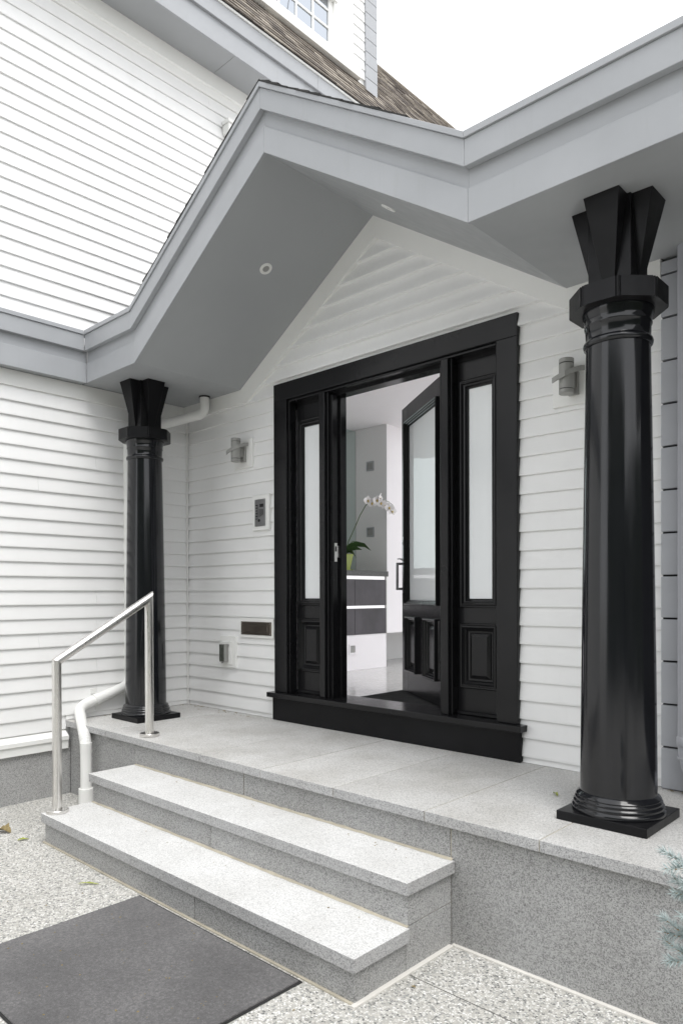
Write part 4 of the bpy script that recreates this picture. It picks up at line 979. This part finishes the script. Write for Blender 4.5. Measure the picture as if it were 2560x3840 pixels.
# main limbs reach towards the camera-left side
limbs = []
for i, (tx, tz) in enumerate(want):
    tip = Vector((tx-5.55, -1.70+1.95+sp_r.uniform(-.05, .05), tz-ZG)); base = Vector((0.0, 0.0, max(0.15, tip.z-0.22)))
    mid = base.lerp(tip, 0.72) + Vector((0, 0, 0.03))
    tube('branch', [base, base.lerp(mid, 0.5)+Vector((0,0,0.01)), mid], [0.010, 0.007, 0.004], TWIG, SP, 6)
    twig(mid, tip, 0.0032, 230)
    for q in range(3):
        a = mid.lerp(tip, 0.1+0.2*q); dr = (tip-mid).normalized(); sd_ = dr.cross(Vector((0,0,1))).normalized()*(1 if q % 2 else -1)
        twig(a, a + (dr*0.6+sd_*0.7+Vector((0,0,sp_r.uniform(-.4,.2))))*0.075, 0.0022, 90)
    needle_spray(base.lerp(mid, 0.35), mid, 160)
for i in range(16):
    a = i*2.4; z = 0.2+1.0*i/16; L = 0.50*(1-z/1.6)
    if math.cos(a) < -0.2: continue
    tip = Vector((math.cos(a)*L, math.sin(a)*L, z+0.1)); base = Vector((0,0,z)); twig(base, tip, 0.006, 350)
o = mesh('needles', nvs, nfs, NEEDLE, SP); o['kind'] = 'stuff'

# ================================================================== GARDEN BEHIND THE CAMERA (seen only as reflections)
def bare_tree(x, y, h, seed, label):
    r_ = random.Random(seed); T = thing('bare_tree', label, 'tree', (x, y, ZG), 'leafless trees across the drive')
    tv, tf = [], []; bv, bf = [], []
    def grow(p, d, L, rad, depth):
        pts = [p]; q = p; dd = d
        for i in range(3):
            dd = (dd + Vector((r_.uniform(-.16,.16), r_.uniform(-.16,.16), r_.uniform(-.03,.12)))).normalized(); q = q + dd*L/3; pts.append(q)
        v, f = tube_geo(pts, [rad, rad*0.88, rad*0.76, rad*0.62], 6 if depth < 2 else 3, depth < 1)
        V, F = (tv, tf) if depth == 0 else (bv, bf); b0 = len(V); V.extend(v); F.extend(tuple(b0+i for i in g) for g in f)
        if depth < 6:
            for i in range(3 if depth < 3 else 2):
                a = r_.uniform(0, 6.283); u = dd.orthogonal().normalized(); w = dd.cross(u)
                nd = (dd*r_.uniform(0.6, 1.0) + (u*math.cos(a)+w*math.sin(a))*r_.uniform(0.45, 0.9)).normalized()
                grow(pts[r_.choice((2, 3, 3))], nd, L*r_.uniform(0.62, 0.82), rad*0.58, depth+1)
    grow(Vector((0,0,-.05)), Vector((0,0,1)), h*0.32, h*0.022, 0)
    mesh('trunk', tv, tf, BARK, T); mesh('crown', bv, bf, BARK, T)
bare_tree(13.0, 10.0, 21.0, 1, 'bare leafless tree standing to the right beyond the picture, mirrored in the dormer panes')
bare_tree(17.0, 14.5, 25.0, 2, 'second bare tree farther off, its twigs mirrored in the upper panes')
def hedge(x0, x1, y0, y1, h, seed, label):
    r_ = random.Random(seed); T = thing('garden_hedge', label, 'hedge', ((x0+x1)/2, (y0+y1)/2, ZG), 'dark hedges round the forecourt')
    cx, cy = (x0+x1)/2, (y0+y1)/2
    box('hedge_core', x0-cx+.25, x1-cx-.25, y0-cy+.25, y1-cy-.25, 0, h-0.25, HLEAF, T, 0.1)
    v, f = [], []
    nl = int(260*((x1-x0)*(y1-y0) + 2*h*((x1-x0)+(y1-y0)))/6)
    for i in range(nl):
        q = r_.random(); X, Y, Z = r_.uniform(x0, x1)-cx, r_.uniform(y0, y1)-cy, r_.uniform(0.05, h)
        side = r_.choice('xXyYz')
        j = r_.uniform(-.22, .05)
        if side == 'x': X = x0-cx-j
        elif side == 'X': X = x1-cx+j
        elif side == 'y': Y = y0-cy-j
        elif side == 'Y': Y = y1-cy+j
        else: Z = h+j
        c = Vector((X, Y, Z)); d = Vector((r_.uniform(-1,1), r_.uniform(-1,1), r_.uniform(-.6,1))).normalized()*0.10; s_ = d.cross(Vector((r_.uniform(-1,1), r_.uniform(-1,1), r_.uniform(-1,1)))).normalized()*0.05
        b0 = len(v); v += [c-d, c+s_, c+d, c-s_]; f.append((b0, b0+1, b0+2, b0+3))
    o = mesh('foliage', v, f, HLEAF, T); o['kind'] = 'stuff'
hedge(2.0, 16.0, -14.5, -12.4, 7.5, 5, 'very tall dark conifer hedge behind the camera across the forecourt')
hedge(14.5, 16.1, -13.0, 2.0, 4.6, 6, 'tall dark hedge to the right beyond the picture')

# grit and tiny scraps trodden into the mat and paving
gv, gf = [], []
for i in range(260):
    q = rng.random()
    if q < 0.35: c = Vector((rng.uniform(2.33, 3.53), rng.uniform(-2.8, -1.95), ZG+0.0125))
    elif q < 0.6: c = Vector((rng.uniform(1.1, 3.8), -1.60-abs(rng.gauss(0, 0.03)) + (0.335 if rng.random() < 0.5 else 0), 0)); c.z = (T1[5] if c.y < -1.545 else T2[5])+0.002
    else: c = Vector((rng.uniform(0.1, 5.0), rng.uniform(-2.6, -1.95), ZG+0.002))
    if c.z < ZG+0.005 and 2.27 < c.x < 3.58: continue
    a = rng.uniform(0, 6.28); L = rng.uniform(0.002, 0.007); w = L*rng.uniform(0.25, 0.7); d = Vector((math.cos(a), math.sin(a), 0)); s_ = Vector((-d.y, d.x, 0)); b0 = len(gv)
    gv += [c-d*L, c+s_*w+Vector((0,0,0.002)), c+d*L+Vector((0,0,0.001)), c-s_*w]; gf.append((b0, b0+1, b0+2, b0+3))
o = mesh('grit', gv, gf, DRY); o['kind'] = 'stuff'; o['label'] = 'scattered grit and tiny leaf scraps on the mat, steps and paving'; o['category'] = 'grit'
